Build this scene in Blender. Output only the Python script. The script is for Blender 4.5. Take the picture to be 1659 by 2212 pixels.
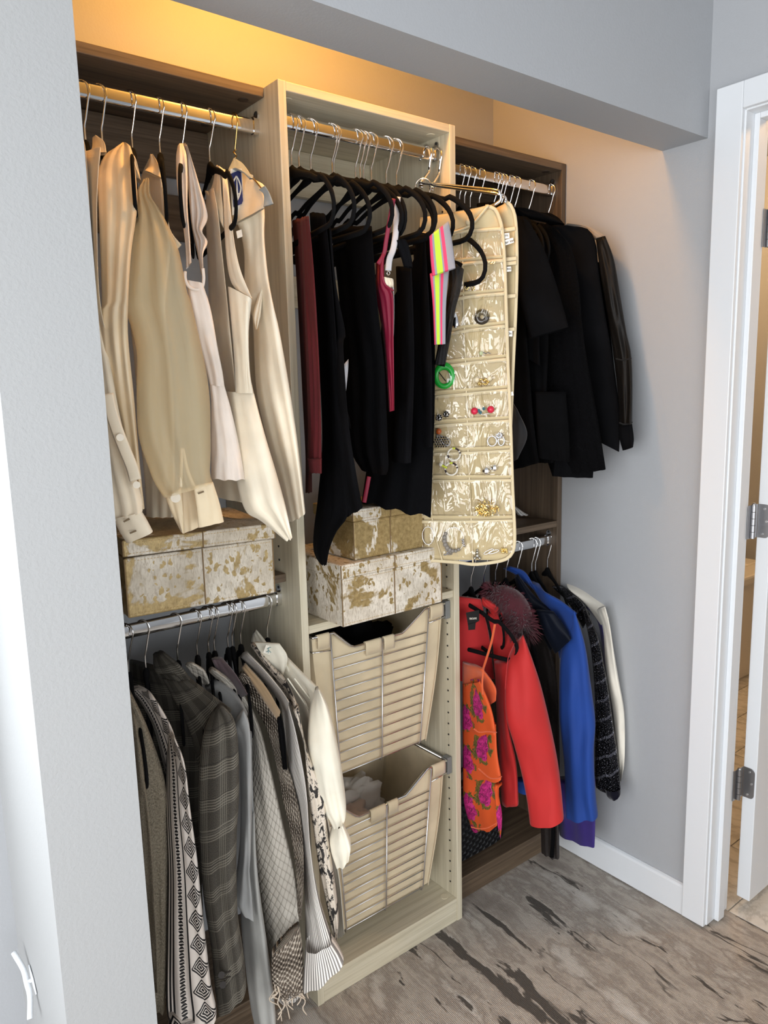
import bpy, bmesh, math, random
from mathutils import Vector, Matrix, noise, Quaternion
for o in list(bpy.data.objects): bpy.data.objects.remove(o, do_unlink=True)
scene = bpy.context.scene
COL = scene.collection
PI = math.pi
rnd = random.Random(7)

# ------------------------------------------------------------------ camera
CAM = Vector((-0.862, -1.4149, 1.5059)); YAW, PITCH, ROLL, FPX = .664, -.1619, -.0251, 1629.0
_f = Vector((math.sin(YAW)*math.cos(PITCH), math.cos(YAW)*math.cos(PITCH), math.sin(PITCH)))
_r = Vector((math.cos(YAW), -math.sin(YAW), 0)); _u = _r.cross(_f)
_c, _s = math.cos(ROLL), math.sin(ROLL)
AX, AY, AZ = _c*_r+_s*_u, -_s*_r+_c*_u, _f
cd = bpy.data.cameras.new('camera'); cam = bpy.data.objects.new('camera', cd); COL.objects.link(cam)
cd.sensor_fit = 'VERTICAL'; cd.sensor_height = 36.0; cd.sensor_width = 27.0; cd.lens = FPX/2212*36.0
cd.clip_start = .02; cd.clip_end = 60
cam.matrix_world = Matrix(((AX.x, AY.x, -AZ.x, CAM.x), (AX.y, AY.y, -AZ.y, CAM.y), (AX.z, AY.z, -AZ.z, CAM.z), (0, 0, 0, 1)))
scene.camera = cam
def P(px, py, Y):                       # the point at depth Y (metres into the closet) seen at a place in the photo
    d = AX*((px-829.5)/FPX) - AY*((py-1106)/FPX) + AZ
    return CAM + d*((Y-CAM.y)/d.y)
def PX(px, py, X):
    d = AX*((px-829.5)/FPX) - AY*((py-1106)/FPX) + AZ
    return CAM + d*((X-CAM.x)/d.x)

# ------------------------------------------------------------------ world, window daylight, added rear fill, exposure
w = bpy.data.worlds.new('sky'); scene.world = w; w.use_nodes = True
w.node_tree.nodes['Background'].inputs[0].default_value = (.8, .9, 1, 1)
w.node_tree.nodes['Background'].inputs[1].default_value = 1.0
def area(name, loc, target, sx, sy, power, color):
    l = bpy.data.lights.new(name, 'AREA'); l.shape = 'RECTANGLE'; l.size = sx; l.size_y = sy; l.energy = power; l.color = color
    o = bpy.data.objects.new(name, l); COL.objects.link(o); o.location = loc
    o.rotation_euler = (Vector(target)-Vector(loc)).to_track_quat('-Z', 'Y').to_euler()
    return o
area('daylight_left_window', (-2.33, -1.55, 1.35), (1, -1.55, 1.35), 1.9, 2.0, 60, (.985, .99, 1))
area('daylight_corner_window', (-1.45, -.09, 1.55), (-1.45, -2, 1.55), 1.25, 1.3, 16, (.92, .965, 1))
area('added_rear_fill', (-.75, -3.04, 1.05), (-.75, 0, .9), 2.1, 1.15, 24, (.97, .985, 1))  # added fill from behind the camera to brighten the closet interior
vs = scene.view_settings
vs.view_transform = 'Standard'; vs.look = 'None'; vs.gamma = 1; vs.use_curve_mapping = False
vs.exposure = 0.42

# ------------------------------------------------------------------ helpers: objects
def link(name, me, mat=None, parent=None):
    o = bpy.data.objects.new(name, me); COL.objects.link(o)
    if mat is not None: me.materials.append(mat)
    if parent is not None:
        o.parent = parent; o.matrix_parent_inverse = Matrix.Translation(-parent.location) if not parent.get('_local') else Matrix.Identity(4)
    return o
def tag(o, label, cat, group=None):
    o['label'] = label; o['category'] = cat
    if group: o['group'] = group
    return o
def struct(o): o['kind'] = 'structure'; return o
def thing(name, label, cat, loc=(0, 0, 0), group=None):
    o = bpy.data.objects.new(name, None); COL.objects.link(o); o.location = loc; o.empty_display_size = .05
    return tag(o, label, cat, group)
class MB:
    """collects shapes for one mesh"""
    def __init__(s): s.v = []; s.f = []; s.uv = None
    def add(s, vs, fs):
        b = len(s.v); s.v += [Vector(v) for v in vs]; s.f += [tuple(b+i for i in f) for f in fs]; return s
    def box(s, x0, x1, y0, y1, z0, z1, rot=0, piv=None):
        vs = [Vector((x, y, z)) for z in (z0, z1) for y in (y0, y1) for x in (x0, x1)]
        if rot:
            pv = Vector(piv) if piv else Vector(((x0+x1)/2, (y0+y1)/2, 0)); R = Matrix.Rotation(rot, 3, 'Z')
            vs = [R@(v-pv)+pv for v in vs]
        return s.add(vs, [(0, 2, 3, 1), (4, 5, 7, 6), (0, 1, 5, 4), (2, 6, 7, 3), (0, 4, 6, 2), (1, 3, 7, 5)])
    def tube(s, path, r, seg=8, closed=False, flat=1.0, up=None, cap=True):
        path = [Vector(p) for p in path]; n = len(path); rs = r if isinstance(r, (list, tuple)) else [r]*n
        b = len(s.v); prev = None; N = None
        for i, p in enumerate(path):
            a = path[i-1] if (i or closed) else p; c = path[(i+1) % n] if (i < n-1 or closed) else p
            t = (c-a).normalized()
            if t.length < .5: t = Vector((0, 0, 1))
            if up is not None: N = Vector(up) - t*t.dot(Vector(up))
            elif N is None: N = t.orthogonal()
            else: N = N - t*t.dot(N)
            if N.length < 1e-5: N = t.orthogonal()
            N.normalize(); B = t.cross(N)
            for k in range(seg):
                an = 2*PI*k/seg; s.v.append(p + N*math.cos(an)*rs[i]*flat + B*math.sin(an)*rs[i])
        m = n if closed else n-1
        for i in range(m):
            j = (i+1) % n
            for k in range(seg):
                l = (k+1) % seg; s.f.append((b+i*seg+k, b+i*seg+l, b+j*seg+l, b+j*seg+k))
        if cap and not closed:
            s.f.append(tuple(b+k for k in range(seg))[::-1]); s.f.append(tuple(b+(n-1)*seg+k for k in range(seg)))
        return s
    def ball(s, c, r, seg=10, rings=6, sc=(1, 1, 1)):
        c = Vector(c); b = len(s.v)
        s.v.append(c+Vector((0, 0, r*sc[2])))
        for i in range(1, rings):
            a = PI*i/rings
            for k in range(seg):
                t = 2*PI*k/seg; s.v.append(c+Vector((math.sin(a)*math.cos(t)*r*sc[0], math.sin(a)*math.sin(t)*r*sc[1], math.cos(a)*r*sc[2])))
        s.v.append(c-Vector((0, 0, r*sc[2]))); e = len(s.v)-1
        for k in range(seg):
            l = (k+1) % seg
            s.f.append((b, b+1+k, b+1+l)); s.f.append((e, e-seg+l, e-seg+k))
            for i in range(rings-2):
                q = b+1+i*seg; s.f.append((q+k, q+seg+k, q+seg+l, q+l))
        return s
    def prism(s, pts, n, d):
        """polygon pts (3D, planar) pushed along n by d"""
        n = Vector(n).normalized(); m = len(pts); A = [Vector(p) for p in pts]; B = [p+n*d for p in A]
        return s.add(A+B, [tuple(range(m))[::-1], tuple(range(m, 2*m))]+[(i, (i+1) % m, m+(i+1) % m, m+i) for i in range(m)])
    def grid(s, rows, closed=False):
        b = len(s.v); n = len(rows[0])
        for r in rows: s.v += [Vector(p) for p in r]
        for i in range(len(rows)-1):
            for k in range(n if closed else n-1):
                l = (k+1) % n; s.f.append((b+i*n+k, b+i*n+l, b+(i+1)*n+l, b+(i+1)*n+k))
        return s
    def build(s, name, mat, parent=None, smooth=False, bevel=0, sub=0, recalc=True, angle=None):
        me = bpy.data.meshes.new(name); me.from_pydata([tuple(v) for v in s.v], [], s.f)
        if recalc:
            bm = bmesh.new(); bm.from_mesh(me); bmesh.ops.recalc_face_normals(bm, faces=bm.faces[:]); bm.to_mesh(me); bm.free()
        if smooth:
            for p in me.polygons: p.use_smooth = True
            if angle and hasattr(me, 'set_sharp_from_angle'): me.set_sharp_from_angle(angle=angle)
        if s.uv:
            l = me.uv_layers.new(name='UVMap')
            for lp in me.loops: l.data[lp.index].uv = s.uv[lp.vertex_index]
        o = link(name, me, mat, parent)
        if bevel:
            m = o.modifiers.new('bevel', 'BEVEL'); m.width = bevel; m.segments = 2; m.limit_method = 'ANGLE'
        if sub:
            m = o.modifiers.new('sub', 'SUBSURF'); m.levels = sub; m.render_levels = sub
        return o
def box(name, mat, x0, x1, y0, y1, z0, z1, parent=None, bevel=.0015): return MB().box(x0, x1, y0, y1, z0, z1).build(name, mat, parent, bevel=bevel)
def crom(pts, n):
    """n points spread evenly along a smooth curve through pts"""
    if len(pts) == 2: return [pts[0].lerp(pts[1], i/(n-1)) for i in range(n)]
    Q = [pts[0]*2-pts[1]]+list(pts)+[pts[-1]*2-pts[-2]]; S = []
    for i in range(1, len(Q)-2):
        a, b, c, d = Q[i-1:i+3]
        for k in range(10):
            t = k/10; S.append(.5*((2*b)+(c-a)*t+(2*a-5*b+4*c-d)*t*t+(3*b-a-3*c+d)*t**3))
    S.append(pts[-1].copy())
    D = [0]
    for i in range(1, len(S)): D.append(D[-1]+(S[i]-S[i-1]).length)
    out = []; j = 0
    for i in range(n):
        t = D[-1]*i/(n-1)
        while j < len(S)-2 and D[j+1] < t: j += 1
        e = D[j+1]-D[j]; out.append(S[j].lerp(S[j+1], 0 if e < 1e-9 else min(1, (t-D[j])/e)))
    return out
def copy_tree(o, parent=None):
    c = o.copy(); COL.objects.link(c)
    if parent is not None: c.parent = parent
    for ch in [x for x in bpy.data.objects if x.parent == o]: copy_tree(ch, c)
    return c

# ------------------------------------------------------------------ helpers: materials
def srgb(r, g, b):
    f = lambda c: (c/255/12.92) if c/255 <= .04045 else ((c/255+.055)/1.055)**2.4
    return (f(r), f(g), f(b), 1)
class NT:
    def __init__(s, name, rough=.6, metal=0, base=None, **kw):
        s.m = bpy.data.materials.new(name); s.m.use_nodes = True; s.nt = s.m.node_tree
        s.p = s.nt.nodes['Principled BSDF']; s.p.inputs['Roughness'].default_value = rough; s.p.inputs['Metallic'].default_value = metal
        if base: s.p.inputs['Base Color'].default_value = base; s.m.diffuse_color = base
        for k, v in kw.items(): s.p.inputs[k.replace('_', ' ')].default_value = v
    def n(s, t, out=0, **kw):
        n = s.nt.nodes.new('ShaderNode'+t)
        for k, v in kw.items():
            if k.startswith('i_'):
                k = k[2:]; k = int(k) if k.isdigit() else k.replace('_', ' '); i = n.inputs[k]
                if hasattr(v, 'is_output'): s.nt.links.new(v, i)
                else: i.default_value = v
            else: setattr(n, k, v)
        return n.outputs[out]
    def co(s, kind='Object', scale=(1, 1, 1), rot=(0, 0, 0)):
        c = s.n('TexCoord', out={'Object': 3, 'UV': 2, 'Generated': 0}[kind])
        return s.n('Mapping', i_Vector=c, i_Scale=scale, i_Rotation=rot)
    def noise(s, v, sc, det=4, rough=.5, dist=0, out=0): return s.n('TexNoise', out=out, i_Vector=v, i_Scale=sc, i_Detail=det, i_Roughness=rough, i_Distortion=dist)
    def ramp(s, f, stops, interp='LINEAR'):
        n = s.nt.nodes.new('ShaderNodeValToRGB'); s.nt.links.new(f, n.inputs[0]); cr = n.color_ramp; cr.interpolation = interp
        while len(cr.elements) < len(stops): cr.elements.new(.5)
        for e, (p, c) in zip(cr.elements, stops): e.position = p; e.color = c if len(c) == 4 else (*c, 1)
        return n.outputs[0]
    def step(s, f, a, b): return s.n('MapRange', i_Value=f, i_1=a, i_2=b, i_3=0.0, i_4=1.0)
    def mix(s, f, a, b, mode='MIX'):
        n = s.nt.nodes.new('ShaderNodeMix'); n.data_type = 'RGBA'; n.blend_type = mode
        for i, v in ((0, f), (6, a), (7, b)):
            if hasattr(v, 'is_output'): s.nt.links.new(v, n.inputs[i])
            else: n.inputs[i].default_value = v
        return n.outputs[2]
    def math(s, op, a, b=0.0, c=0.0):
        n = s.nt.nodes.new('ShaderNodeMath'); n.operation = op
        for i, v in enumerate((a, b, c)):
            if hasattr(v, 'is_output'): s.nt.links.new(v, n.inputs[i])
            else: n.inputs[i].default_value = v
        return n.outputs[0]
    def xyz(s, v):
        n = s.nt.nodes.new('ShaderNodeSeparateXYZ'); s.nt.links.new(v, n.inputs[0]); return n.outputs
    def color(s, c): s.nt.links.new(c, s.p.inputs['Base Color']); return s
    def link(s, c, name): s.nt.links.new(c, s.p.inputs[name]); return s
    def bump(s, h, strength=.3, dist=.001):
        n = s.nt.nodes.new('ShaderNodeBump'); s.nt.links.new(h, n.inputs['Height']); n.inputs['Strength'].default_value = strength; n.inputs['Distance'].default_value = dist
        s.nt.links.new(n.outputs[0], s.p.inputs['Normal']); return s
def paint(name, c, rough=.55, bump=.25):
    t = NT(name, rough, base=c); v = t.co()
    t.bump(t.noise(v, 260, 3), bump, .0012); return t.m
def wood(name, a, b, c, axis, rough=.5):
    """grain runs along axis (0 x, 1 y, 2 z)"""
    t = NT(name, rough); sc = [38, 38, 38]; sc[axis] = 1.1
    v = t.co(scale=sc); n1 = t.noise(v, 2.2, 6, .65, .4)
    sc2 = [150, 150, 150]; sc2[axis] = 3
    n2 = t.noise(t.co(scale=sc2), 2, 3, .6)
    col = t.ramp(n1, [(.28, a), (.5, b), (.72, c)])
    t.color(t.mix(t.step(n2, .42, .75), col, t.mix(.5, col, a)))
    t.bump(n2, .12, .0006); return t.m
def metal(name, c, rough=.15): return NT(name, rough, 1, base=c).m
def fabric(name, c, rough=.85, weave=900, bump=.25, sheen=.3, var=.12, trans=0):
    t = NT(name, rough, base=c); v = t.co('UV')
    n = t.noise(t.co('UV', (weave*.5, weave, 1)), 1, 2)
    big = t.noise(v, 9, 3)
    d = tuple(x*(1-var) for x in c[:3])+(1,); h = tuple(min(1, x*(1+var)) for x in c[:3])+(1,)
    t.color(t.ramp(big, [(.3, d), (.7, h)]))
    t.p.inputs['Sheen Weight'].default_value = sheen; t.p.inputs['Sheen Roughness'].default_value = .4
    t.bump(n, bump, .0006)
    if max(c[:3]) < .02: t.p.inputs['Specular IOR Level'].default_value = .06
    if trans: t.p.inputs['Alpha'].default_value = trans
    return t.m

WALL = paint('wall_paint', srgb(166, 168, 171))
PIER = NT('textured_wall_paint', .6, base=srgb(162, 163, 163)); PIER.bump(PIER.noise(PIER.co(), 170, 3, .6), .3, .002); PIER = PIER.m
WHITE = NT('white_trim_paint', .35, base=srgb(218, 221, 224)).m
LWz = wood('light_wood_upright', srgb(186, 176, 150), srgb(212, 203, 178), srgb(222, 214, 192), 2)
LWx = wood('light_wood_level', srgb(186, 176, 150), srgb(212, 203, 178), srgb(222, 214, 192), 0)
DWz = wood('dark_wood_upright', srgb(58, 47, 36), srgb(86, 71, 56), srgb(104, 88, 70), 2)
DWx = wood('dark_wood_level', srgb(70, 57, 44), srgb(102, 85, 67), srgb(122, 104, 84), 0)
CHROME = metal('chrome', (.78, .78, .78, 1), .08)
STEEL = metal('brushed_steel', (.62, .62, .63, 1), .28)
BRASS = metal('brass_wire', (.75, .52, .2, 1), .25)
DSTEEL = metal('grey_hinge_steel', (.36, .36, .37, 1), .38)
BLACKVOID = NT('drill_hole', .9, base=(.02, .018, .015, 1)).m
GREYPL = NT('grey_plastic', .45, base=srgb(120, 122, 120)).m

# carpet: taupe ground, pale crests and dark torn streaks running diagonally
t = NT('carpet', .95); ROTC = (0, 0, PI/2+.07)
v = t.co(scale=(1, 1, 1), rot=ROTC); vs_ = t.n('Mapping', i_Vector=v, i_Scale=(.8, 3.6, 1))
warp = t.noise(v, 5, 3, out=1)
vw = t.mix(.10, vs_, warp, 'LINEAR_LIGHT')
g1 = t.math('ADD', t.math('MULTIPLY', t.noise(vw, 2.6, 7, .6, .25), .72), t.math('MULTIPLY', t.noise(v, 9, 6, .7), .28))
base = t.ramp(g1, [(.32, srgb(136, 127, 118)), (.42, srgb(172, 162, 152)), (.48, srgb(198, 189, 178)), (.53, srgb(162, 152, 142)), (.58, srgb(206, 199, 190)), (.68, srgb(224, 219, 212))])
g2 = t.noise(t.n('Mapping', i_Vector=vw, i_Location=(3.1, 7.7, 0)), 2.3, 6, .58, .15)
dark = t.step(g2, .585, .60)
line = t.noise(t.n('Mapping', i_Vector=vw, i_Location=(9.1, 1.7, 0)), 1.7, 5, .55, .1)
lm = t.math('SUBTRACT', 1.0, t.step(t.math('ABSOLUTE', t.math('SUBTRACT', line, .52)), .004, .014))
lm = t.math('MULTIPLY', lm, t.step(t.noise(vs_, 3.1, 2), .5, .58))
col = t.mix(t.math('MAXIMUM', dark, lm), base, srgb(84, 79, 74))
rib = t.n('TexWave', i_Vector=v, i_Scale=75.0, i_Distortion=3.0, i_Detail=2.0, i_Detail_Scale=2.0, bands_direction='Y')
col = t.mix(t.math('MULTIPLY', rib, .14), col, srgb(110, 100, 90))
t.color(col); col = t.mix(t.step(t.noise(t.co(), 520, 2), .3, .7), t.mix(.22, col, srgb(60, 54, 48)), col); t.color(col); pile = t.math('ADD', t.noise(t.co(), 420, 2), t.math('MULTIPLY', rib, .7))
t.bump(t.math('SUBTRACT', pile, t.math('MULTIPLY', dark, 1.2)), .5, .004)
CARPET = t.m
t = NT('marble', .2); v = t.co(); n1 = t.noise(v, 3.2, 8, .62, 1.2); n2 = t.noise(v, 9, 6, .6, .8)
ve = t.math('SUBTRACT', 1.0, t.step(t.math('ABSOLUTE', t.math('SUBTRACT', n1, .5)), .0, .035))
t.color(t.mix(t.math('MULTIPLY', ve, .35), t.ramp(n2, [(.3, srgb(205, 198, 186)), (.7, srgb(228, 222, 212))]), srgb(120, 108, 92))); MARBLE = t.m
GROUT = NT('grout', .9, base=srgb(170, 160, 146)).m
PORC = NT('white_enamel', .12, base=srgb(232, 226, 214)).m

# ------------------------------------------------------------------ the room
XR, YB, ZC = .9884, .345, 2.62
YF, YS, ZS = -.371, -.2485, 2.0906      # header front, header back, header underside
XP, XQ = -.519, -.648                   # pier beside the closet
XL, YW, YN = -2.4, -.05, -3.1
def slab(name, mat, *b): return struct(box(name, mat, *b, bevel=0))
slab('floor', CARPET, XL-.1, 1.095, YN-.1, YB+.1, -.06, 0)
slab('ceiling', WALL, XL-.1, XR+.1, YN-.1, YB+.1, ZC, ZC+.06)
slab('wall_back', WALL, XP-.1, XR+.1, YB, YB+.1, 0, ZC)
slab('wall_header', WALL, XP, XR, YF, YS, ZS, ZC)
slab('wall_pier', PIER, XQ, XP, YF, YB, 0, ZC)
DY0, DY1, DZ1 = -.463, -1.27, 2.13       # doorway
m = MB(); m.box(XR, XR+.1, DY0+.015, YB, 0, ZC); m.box(XR, XR+.1, YN, DY1-.015, 0, ZC); m.box(XR, XR+.1, DY1-.015, DY0+.015, DZ1+.015, ZC)
struct(m.build('wall_right', WALL))
def windowed(name, axis, c0, c1, a0, a1, w0, w1, z0, z1):
    m = MB()
    def bx(p, q, r, s):
        m.box(p, q, c0, c1, r, s) if axis == 'x' else m.box(c0, c1, p, q, r, s)
    bx(a0, w0, 0, ZC); bx(w1, a1, 0, ZC); bx(w0, w1, 0, z0); bx(w0, w1, z1, ZC)
    return struct(m.build(name, WALL))
windowed('wall_left', 'y', XL-.1, XL, YN, YW+.1, -2.6, -.5, .25, 2.4)
windowed('wall_window', 'x', YW, YW+.1, XL, XQ, -2.15, -.78, .9, 2.25)
windowed('wall_rear', 'x', YN-.1, YN, XL-.1, XR+.1, -1.85, .35, .45, 1.7)  # the opening in this unseen wall is made up for the rear fill
GLASS = NT('window_glass', .02, base=(1, 1, 1, 1)); GLASS.p.inputs['Transmission Weight'].default_value = 1; GLASS.p.inputs['Alpha'].default_value = .25; GLASS = GLASS.m
def window(n, axis, c, a0, a1, z0, z1):
    root = MB(); r = .035
    def bx(m, p, q, s, u, d=.03):
        m.box(p, q, c-d, c+d, s, u) if axis == 'x' else m.box(c-d, c+d, p, q, s, u)
    fr = MB(); bx(fr, a0, a1, z0, z0+r); bx(fr, a0, a1, z1-r, z1); bx(fr, a0, a0+r, z0+r, z1-r); bx(fr, a1-r, a1, z0+r, z1-r); mid = (a0+a1)/2; bx(fr, mid-.02, mid+.02, z0+r, z1-r)
    f = struct(fr.build('window_%d' % n, WHITE, bevel=.003))
    for p, q in ((a0+r, mid-.02), (mid+.02, a1-r)):
        g = MB(); bx(g, p, q, z0+r, z1-r, .003); g.build('pane', GLASS, f)
    return f
window(1, 'y', XL-.06, -2.6, -.5, .25, 2.4); window(2, 'x', YW+.06, -2.15, -.78, .9, 2.25); window(3, 'x', YN-.06, -1.85, .35, .45, 1.7)  # the third, unseen window is added to go with the rear fill
# baseboard on the right wall with a rounded top lip
def profile_board(name, pts, y0, y1):
    m = MB(); m.prism([(x, y0, z) for x, z in pts], (0, 1, 0), y1-y0); return struct(m.build(name, WHITE, bevel=.0012))
bp = [(XR, .004), (XR-.013, .004), (XR-.013, .088), (XR-.010, .094), (XR-.004, .097), (XR, .097)]
profile_board('baseboard_right', bp, -.398, .05)
profile_board('baseboard_rear', bp, YN, DY1-.1)
# door casing, jamb and stop
def casing(name, x0, x1):
    m = MB(); m.box(x0, x1, DY0, -.398, 0.006, 2.19); m.box(x0, x1, DY1-.065, DY1, .006, 2.19); m.box(x0, x1, DY1, DY0, DZ1, 2.19)
    return struct(m.build(name, WHITE, bevel=.002))
casing('trim_1', XR-.017, XR)
m = MB(); jx0, jx1 = XR-.004, XR+.106
m.box(jx0, jx1, DY0-.004, DY0+.015, 0.008, DZ1+.015); m.box(jx0, jx1, DY1-.015, DY1+.004, .008, DZ1+.015); m.box(jx0, jx1, DY1, DY0, DZ1-.004, DZ1+.015)
struct(m.build('trim_2', WHITE, bevel=.0015))
m = MB(); sx0, sx1 = XR+.034, XR+.066
m.box(sx0, sx1, DY0-.017, DY0-.004, 0.008, DZ1-.004); m.box(sx0, sx1, DY1+.004, DY1+.017, .008, DZ1-.004); m.box(sx0, sx1, DY1+.017, DY0-.017, DZ1-.017, DZ1-.004)
struct(m.build('trim_3', WHITE, bevel=.0015))
# bathroom behind the doorway: marble tiles, a tub, marble wall
slab('floor_bathroom', GROUT, 1.095, 3.3, -2.4, 1.5, -.06, -.004)
fb = bpy.data.objects['floor_bathroom']
tm = None
for i in range(7):
    for j in range(11):
        x, y = 1.097+i*.305, -2.3+j*.305+(.15 if i % 2 else 0)
        if tm is None:
            o = MB().box(-.1505, .1505, -.1505, .1505, -.01, .0).build('tile', MARBLE, bevel=.001); tm = o.data
            o.parent = fb
        else: o = bpy.data.objects.new('tile', tm); COL.objects.link(o); o.parent = fb
        o.location = (x+.1525, y+.1525, 0)
slab('wall_bathroom_back', MARBLE, 1.09, 3.3, 1.2, 1.3, 0, ZC)
slab('wall_bathroom_side', WALL, 3.2, 3.3, -2.4, 1.2, 0, ZC)
slab('wall_bathroom_near', WALL, 1.09, 3.3, -2.5, -2.4, 0, ZC)
slab('ceiling_bathroom', WALL, 1.09, 3.3, -2.5, 1.3, ZC, ZC+.06)
slab('wall_bathroom_front', WALL, XR+.1, XR+.12, DY0+.02, 1.2, 0, ZC)
# white cord cleat on the bright side of the pier
cl = thing('cord_cleat', 'small white plastic cord cleat on the bright wall edge, bottom left', 'cleat', (XQ, -.13, .53))
a, b = PX(40, 2052, XQ-.011), PX(76, 2196, XQ-.011)
mid = a.lerp(b, .5)
MB().tube(crom([a+Vector((-.008, 0, 0)), a.lerp(b, .3), mid, a.lerp(b, .7), b+Vector((-.008, 0, 0))], 14), .0045, 8).build('horn_bar', WHITE, cl, smooth=True)
MB().tube([Vector((XQ-.002, p.y, p.z)) for p in (a.lerp(b, .28), mid, a.lerp(b, .72))], [.005, .009, .005], 10, flat=.25, up=(1, 0, 0)).build('base', WHITE, cl, smooth=True)
MB().tube([(XQ-.002, mid.y, mid.z), (XQ-.011, mid.y, mid.z)], .004, 10).build('post', WHITE, cl, smooth=True)

# door leaf, opened into the bathroom, with hinges
dr = thing('bathroom_door', 'white bathroom door standing open, edge and steel hinges showing', 'door', (1.14, -.49, .03))
dr.name = 'door_1'; del dr['label'], dr['category']; dr['kind'] = 'structure'
box('leaf', WHITE, 1.14, 1.90, -.508, -.471, .03, 2.11, dr, .002)
SCREW = metal('screw_head', (.7, .7, .7, 1), .3)
for zc in (1.135, .388, 1.875):
    z0, z1 = zc-.045, zc+.045
    h = MB(); pts = []
    for (y, z, s) in ((-.4725, z0, 0), (-.4985, z0, 1), (-.4985, z1, 2), (-.4725, z1, 0)): pts.append((y, z))
    pts = [(-.4725, z0), (-.492, z0)]+[(-.492-.012*math.sin(k*PI/8), z0+.012-.012*math.cos(k*PI/8)) for k in range(1, 5)]+[(-.492-.012*math.cos(k*PI/8), z1-.012+.012*math.sin(k*PI/8)) for k in range(0, 5)]+[(-.4725, z1)]
    h.prism([(1.1405, y, z) for y, z in pts], (-1, 0, 0), .0025)
    h.box(1.112, 1.1385, -.4722, -.4700, z0, z1)
    hg = h.build('hinge', DSTEEL, dr, bevel=.0004)
    k = MB()
    for i in range(5): k.tube([(1.110, -.4745, z0+i*.018+.0006), (1.110, -.4745, z0+(i+1)*.018-.0006)], .0062, 12)
    k.ball((1.110, -.4745, z1+.001), .0058, 10, 6); k.build('knuckle', DSTEEL, hg, smooth=True, angle=.6)
    k = MB(); k.box(1.088, 1.110, -.4700, -.4682, z0, z1); k.build('jamb_plate', DSTEEL, hg, bevel=.0004)
    for yy, zz in ((-.489, z1-.012), (-.496, zc), (-.486, z0+.01)):
        MB().tube([(1.138, yy, zz), (1.1365, yy, zz)], .0032, 10).build('screw', SCREW, hg, smooth=True, angle=.6)
# tub
tb = thing('bathtub', 'white bathtub beyond the open door, seen through the hinge gap', 'bathtub', (2.3, .7, 0))
m = MB(); 
box('apron', PORC, 1.5, 3.1, .35, .40, 0, .50, tb, .01); m = MB(); m.box(1.45, 3.15, .32, .44, .50, .55); m.box(1.45, 3.15, 1.1, 1.19, .50, .55); m.box(1.45, 1.6, .44, 1.1, .5, .55); m.box(3.0, 3.15, .44, 1.1, .5, .55)
m.build('rim', PORC, tb, bevel=.012)
m = MB(); m.grid([[(x, y, z) for x in (1.6, 2.0, 2.6, 3.0)] for y, z in ((.44, .52), (.5, .2), (.6, .12), (.95, .12), (1.04, .2), (1.1, .52))]); m.build('basin', PORC, tb, smooth=True)
# ------------------------------------------------------------------ lamps the place has, plus an added one over the tub
def bulb_lamp(name, label, loc, power, color, rad):
    t = thing(name, label, 'lamp', loc)
    x, y, z = loc
    MB().tube([(x, y, ZC), (x, y, ZC-.02)], .07, 24).build('base', WHITE, t, smooth=True, angle=.6)
    e = NT('lamp_glow_'+name, .4, base=(1, .9, .7, 1)); e.p.inputs['Emission Color'].default_value = (*color, 1); e.p.inputs['Emission Strength'].default_value = 3
    MB().ball((x, y, ZC-.045), .03, 16, 10).build('bulb', e.m, t, smooth=True)
    l = bpy.data.lights.new(name+'_light', 'POINT'); l.energy = power; l.color = color; l.shadow_soft_size = rad
    o = bpy.data.objects.new(name+'_light', l); COL.objects.link(o); o.location = (x, y, z)
    return t
bulb_lamp('closet_lamp', 'warm bare bulb on the ceiling behind the closet header', (.12, -.12, 2.50), 14.5, (1, .455, .085), .06)
bulb_lamp('bathroom_lamp', 'warm ceiling lamp of the bathroom', (1.75, -1.05, 2.45), 15, (1, .60, .27), .08)

bulb_lamp('added_tub_fill', 'added warm fill light over the bathtub', (2.35, .35, 2.45), 26, (1, .62, .3), .08)  # added unseen lamp, brightens what shows through the hinge gap
# ------------------------------------------------------------------ the closet carcasses
T = .019; W = .4939; H = 2.13; R_ = .0556; DU = 1.092; X0 = -.4939; X2 = .9853
def holes(parent_panel, x, nx, y, z0, z1, step=.032):
    m = MB(); z = z0
    while z < z1:
        m.tube([(x, y, z), (x+nx*.0012, y, z)], .0026, 8); z += step
    o = m.build('peg_holes', BLACKVOID, parent_panel); o['kind'] = 'stuff'
tw = thing('closet_tower', 'light wood closet tower between the two dark hanging sections', 'cabinet', (W/2, .17, 0), None)
pl = box('side_panel', LWz, 0, T, 0, YB-.003, 0, H, tw); pr_ = box('side_panel', LWz, W-T, W, 0, YB-.003, 0, H, tw)
holes(pr_, W-T, -1, .028, .11, 1.95); holes(pr_, W-T, -1, .28, .11, 1.95); holes(pl, 0, -1, .085, 1.12, 1.95)
box('top_panel', LWx, T, W-T, 0.0005, YB-.003, H-T, H-.0005, tw)
box('shelf', LWx, T, W-T, 0.004, YB-.003, .955, .974, tw)
box('bottom_shelf', LWx, T, W-T, 0.001, YB-.003, .052, .071, tw)
box('kick_board', LWx, T, W-T, .002, .018, 0, .0515, tw)
box('back_rail', LWx, T, W-T, YB-.025, YB-.004, 1.72, 1.80, tw); box('top_rail', LWx, T, W-T, YB-.025, YB-.004, 2.0, H-T-.0005, tw)
def caps(parent, pts, z, mat):
    for x, y in pts: MB().tube([(x, y, z), (x, y, z-.0015)], .011, 16).build('screw_cap', mat, parent, smooth=True, angle=.6)
LCAP = NT('light_cap', .5, base=srgb(214, 204, 178)).m; DCAP = NT('dark_cap', .5, base=srgb(60, 48, 38)).m
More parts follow.
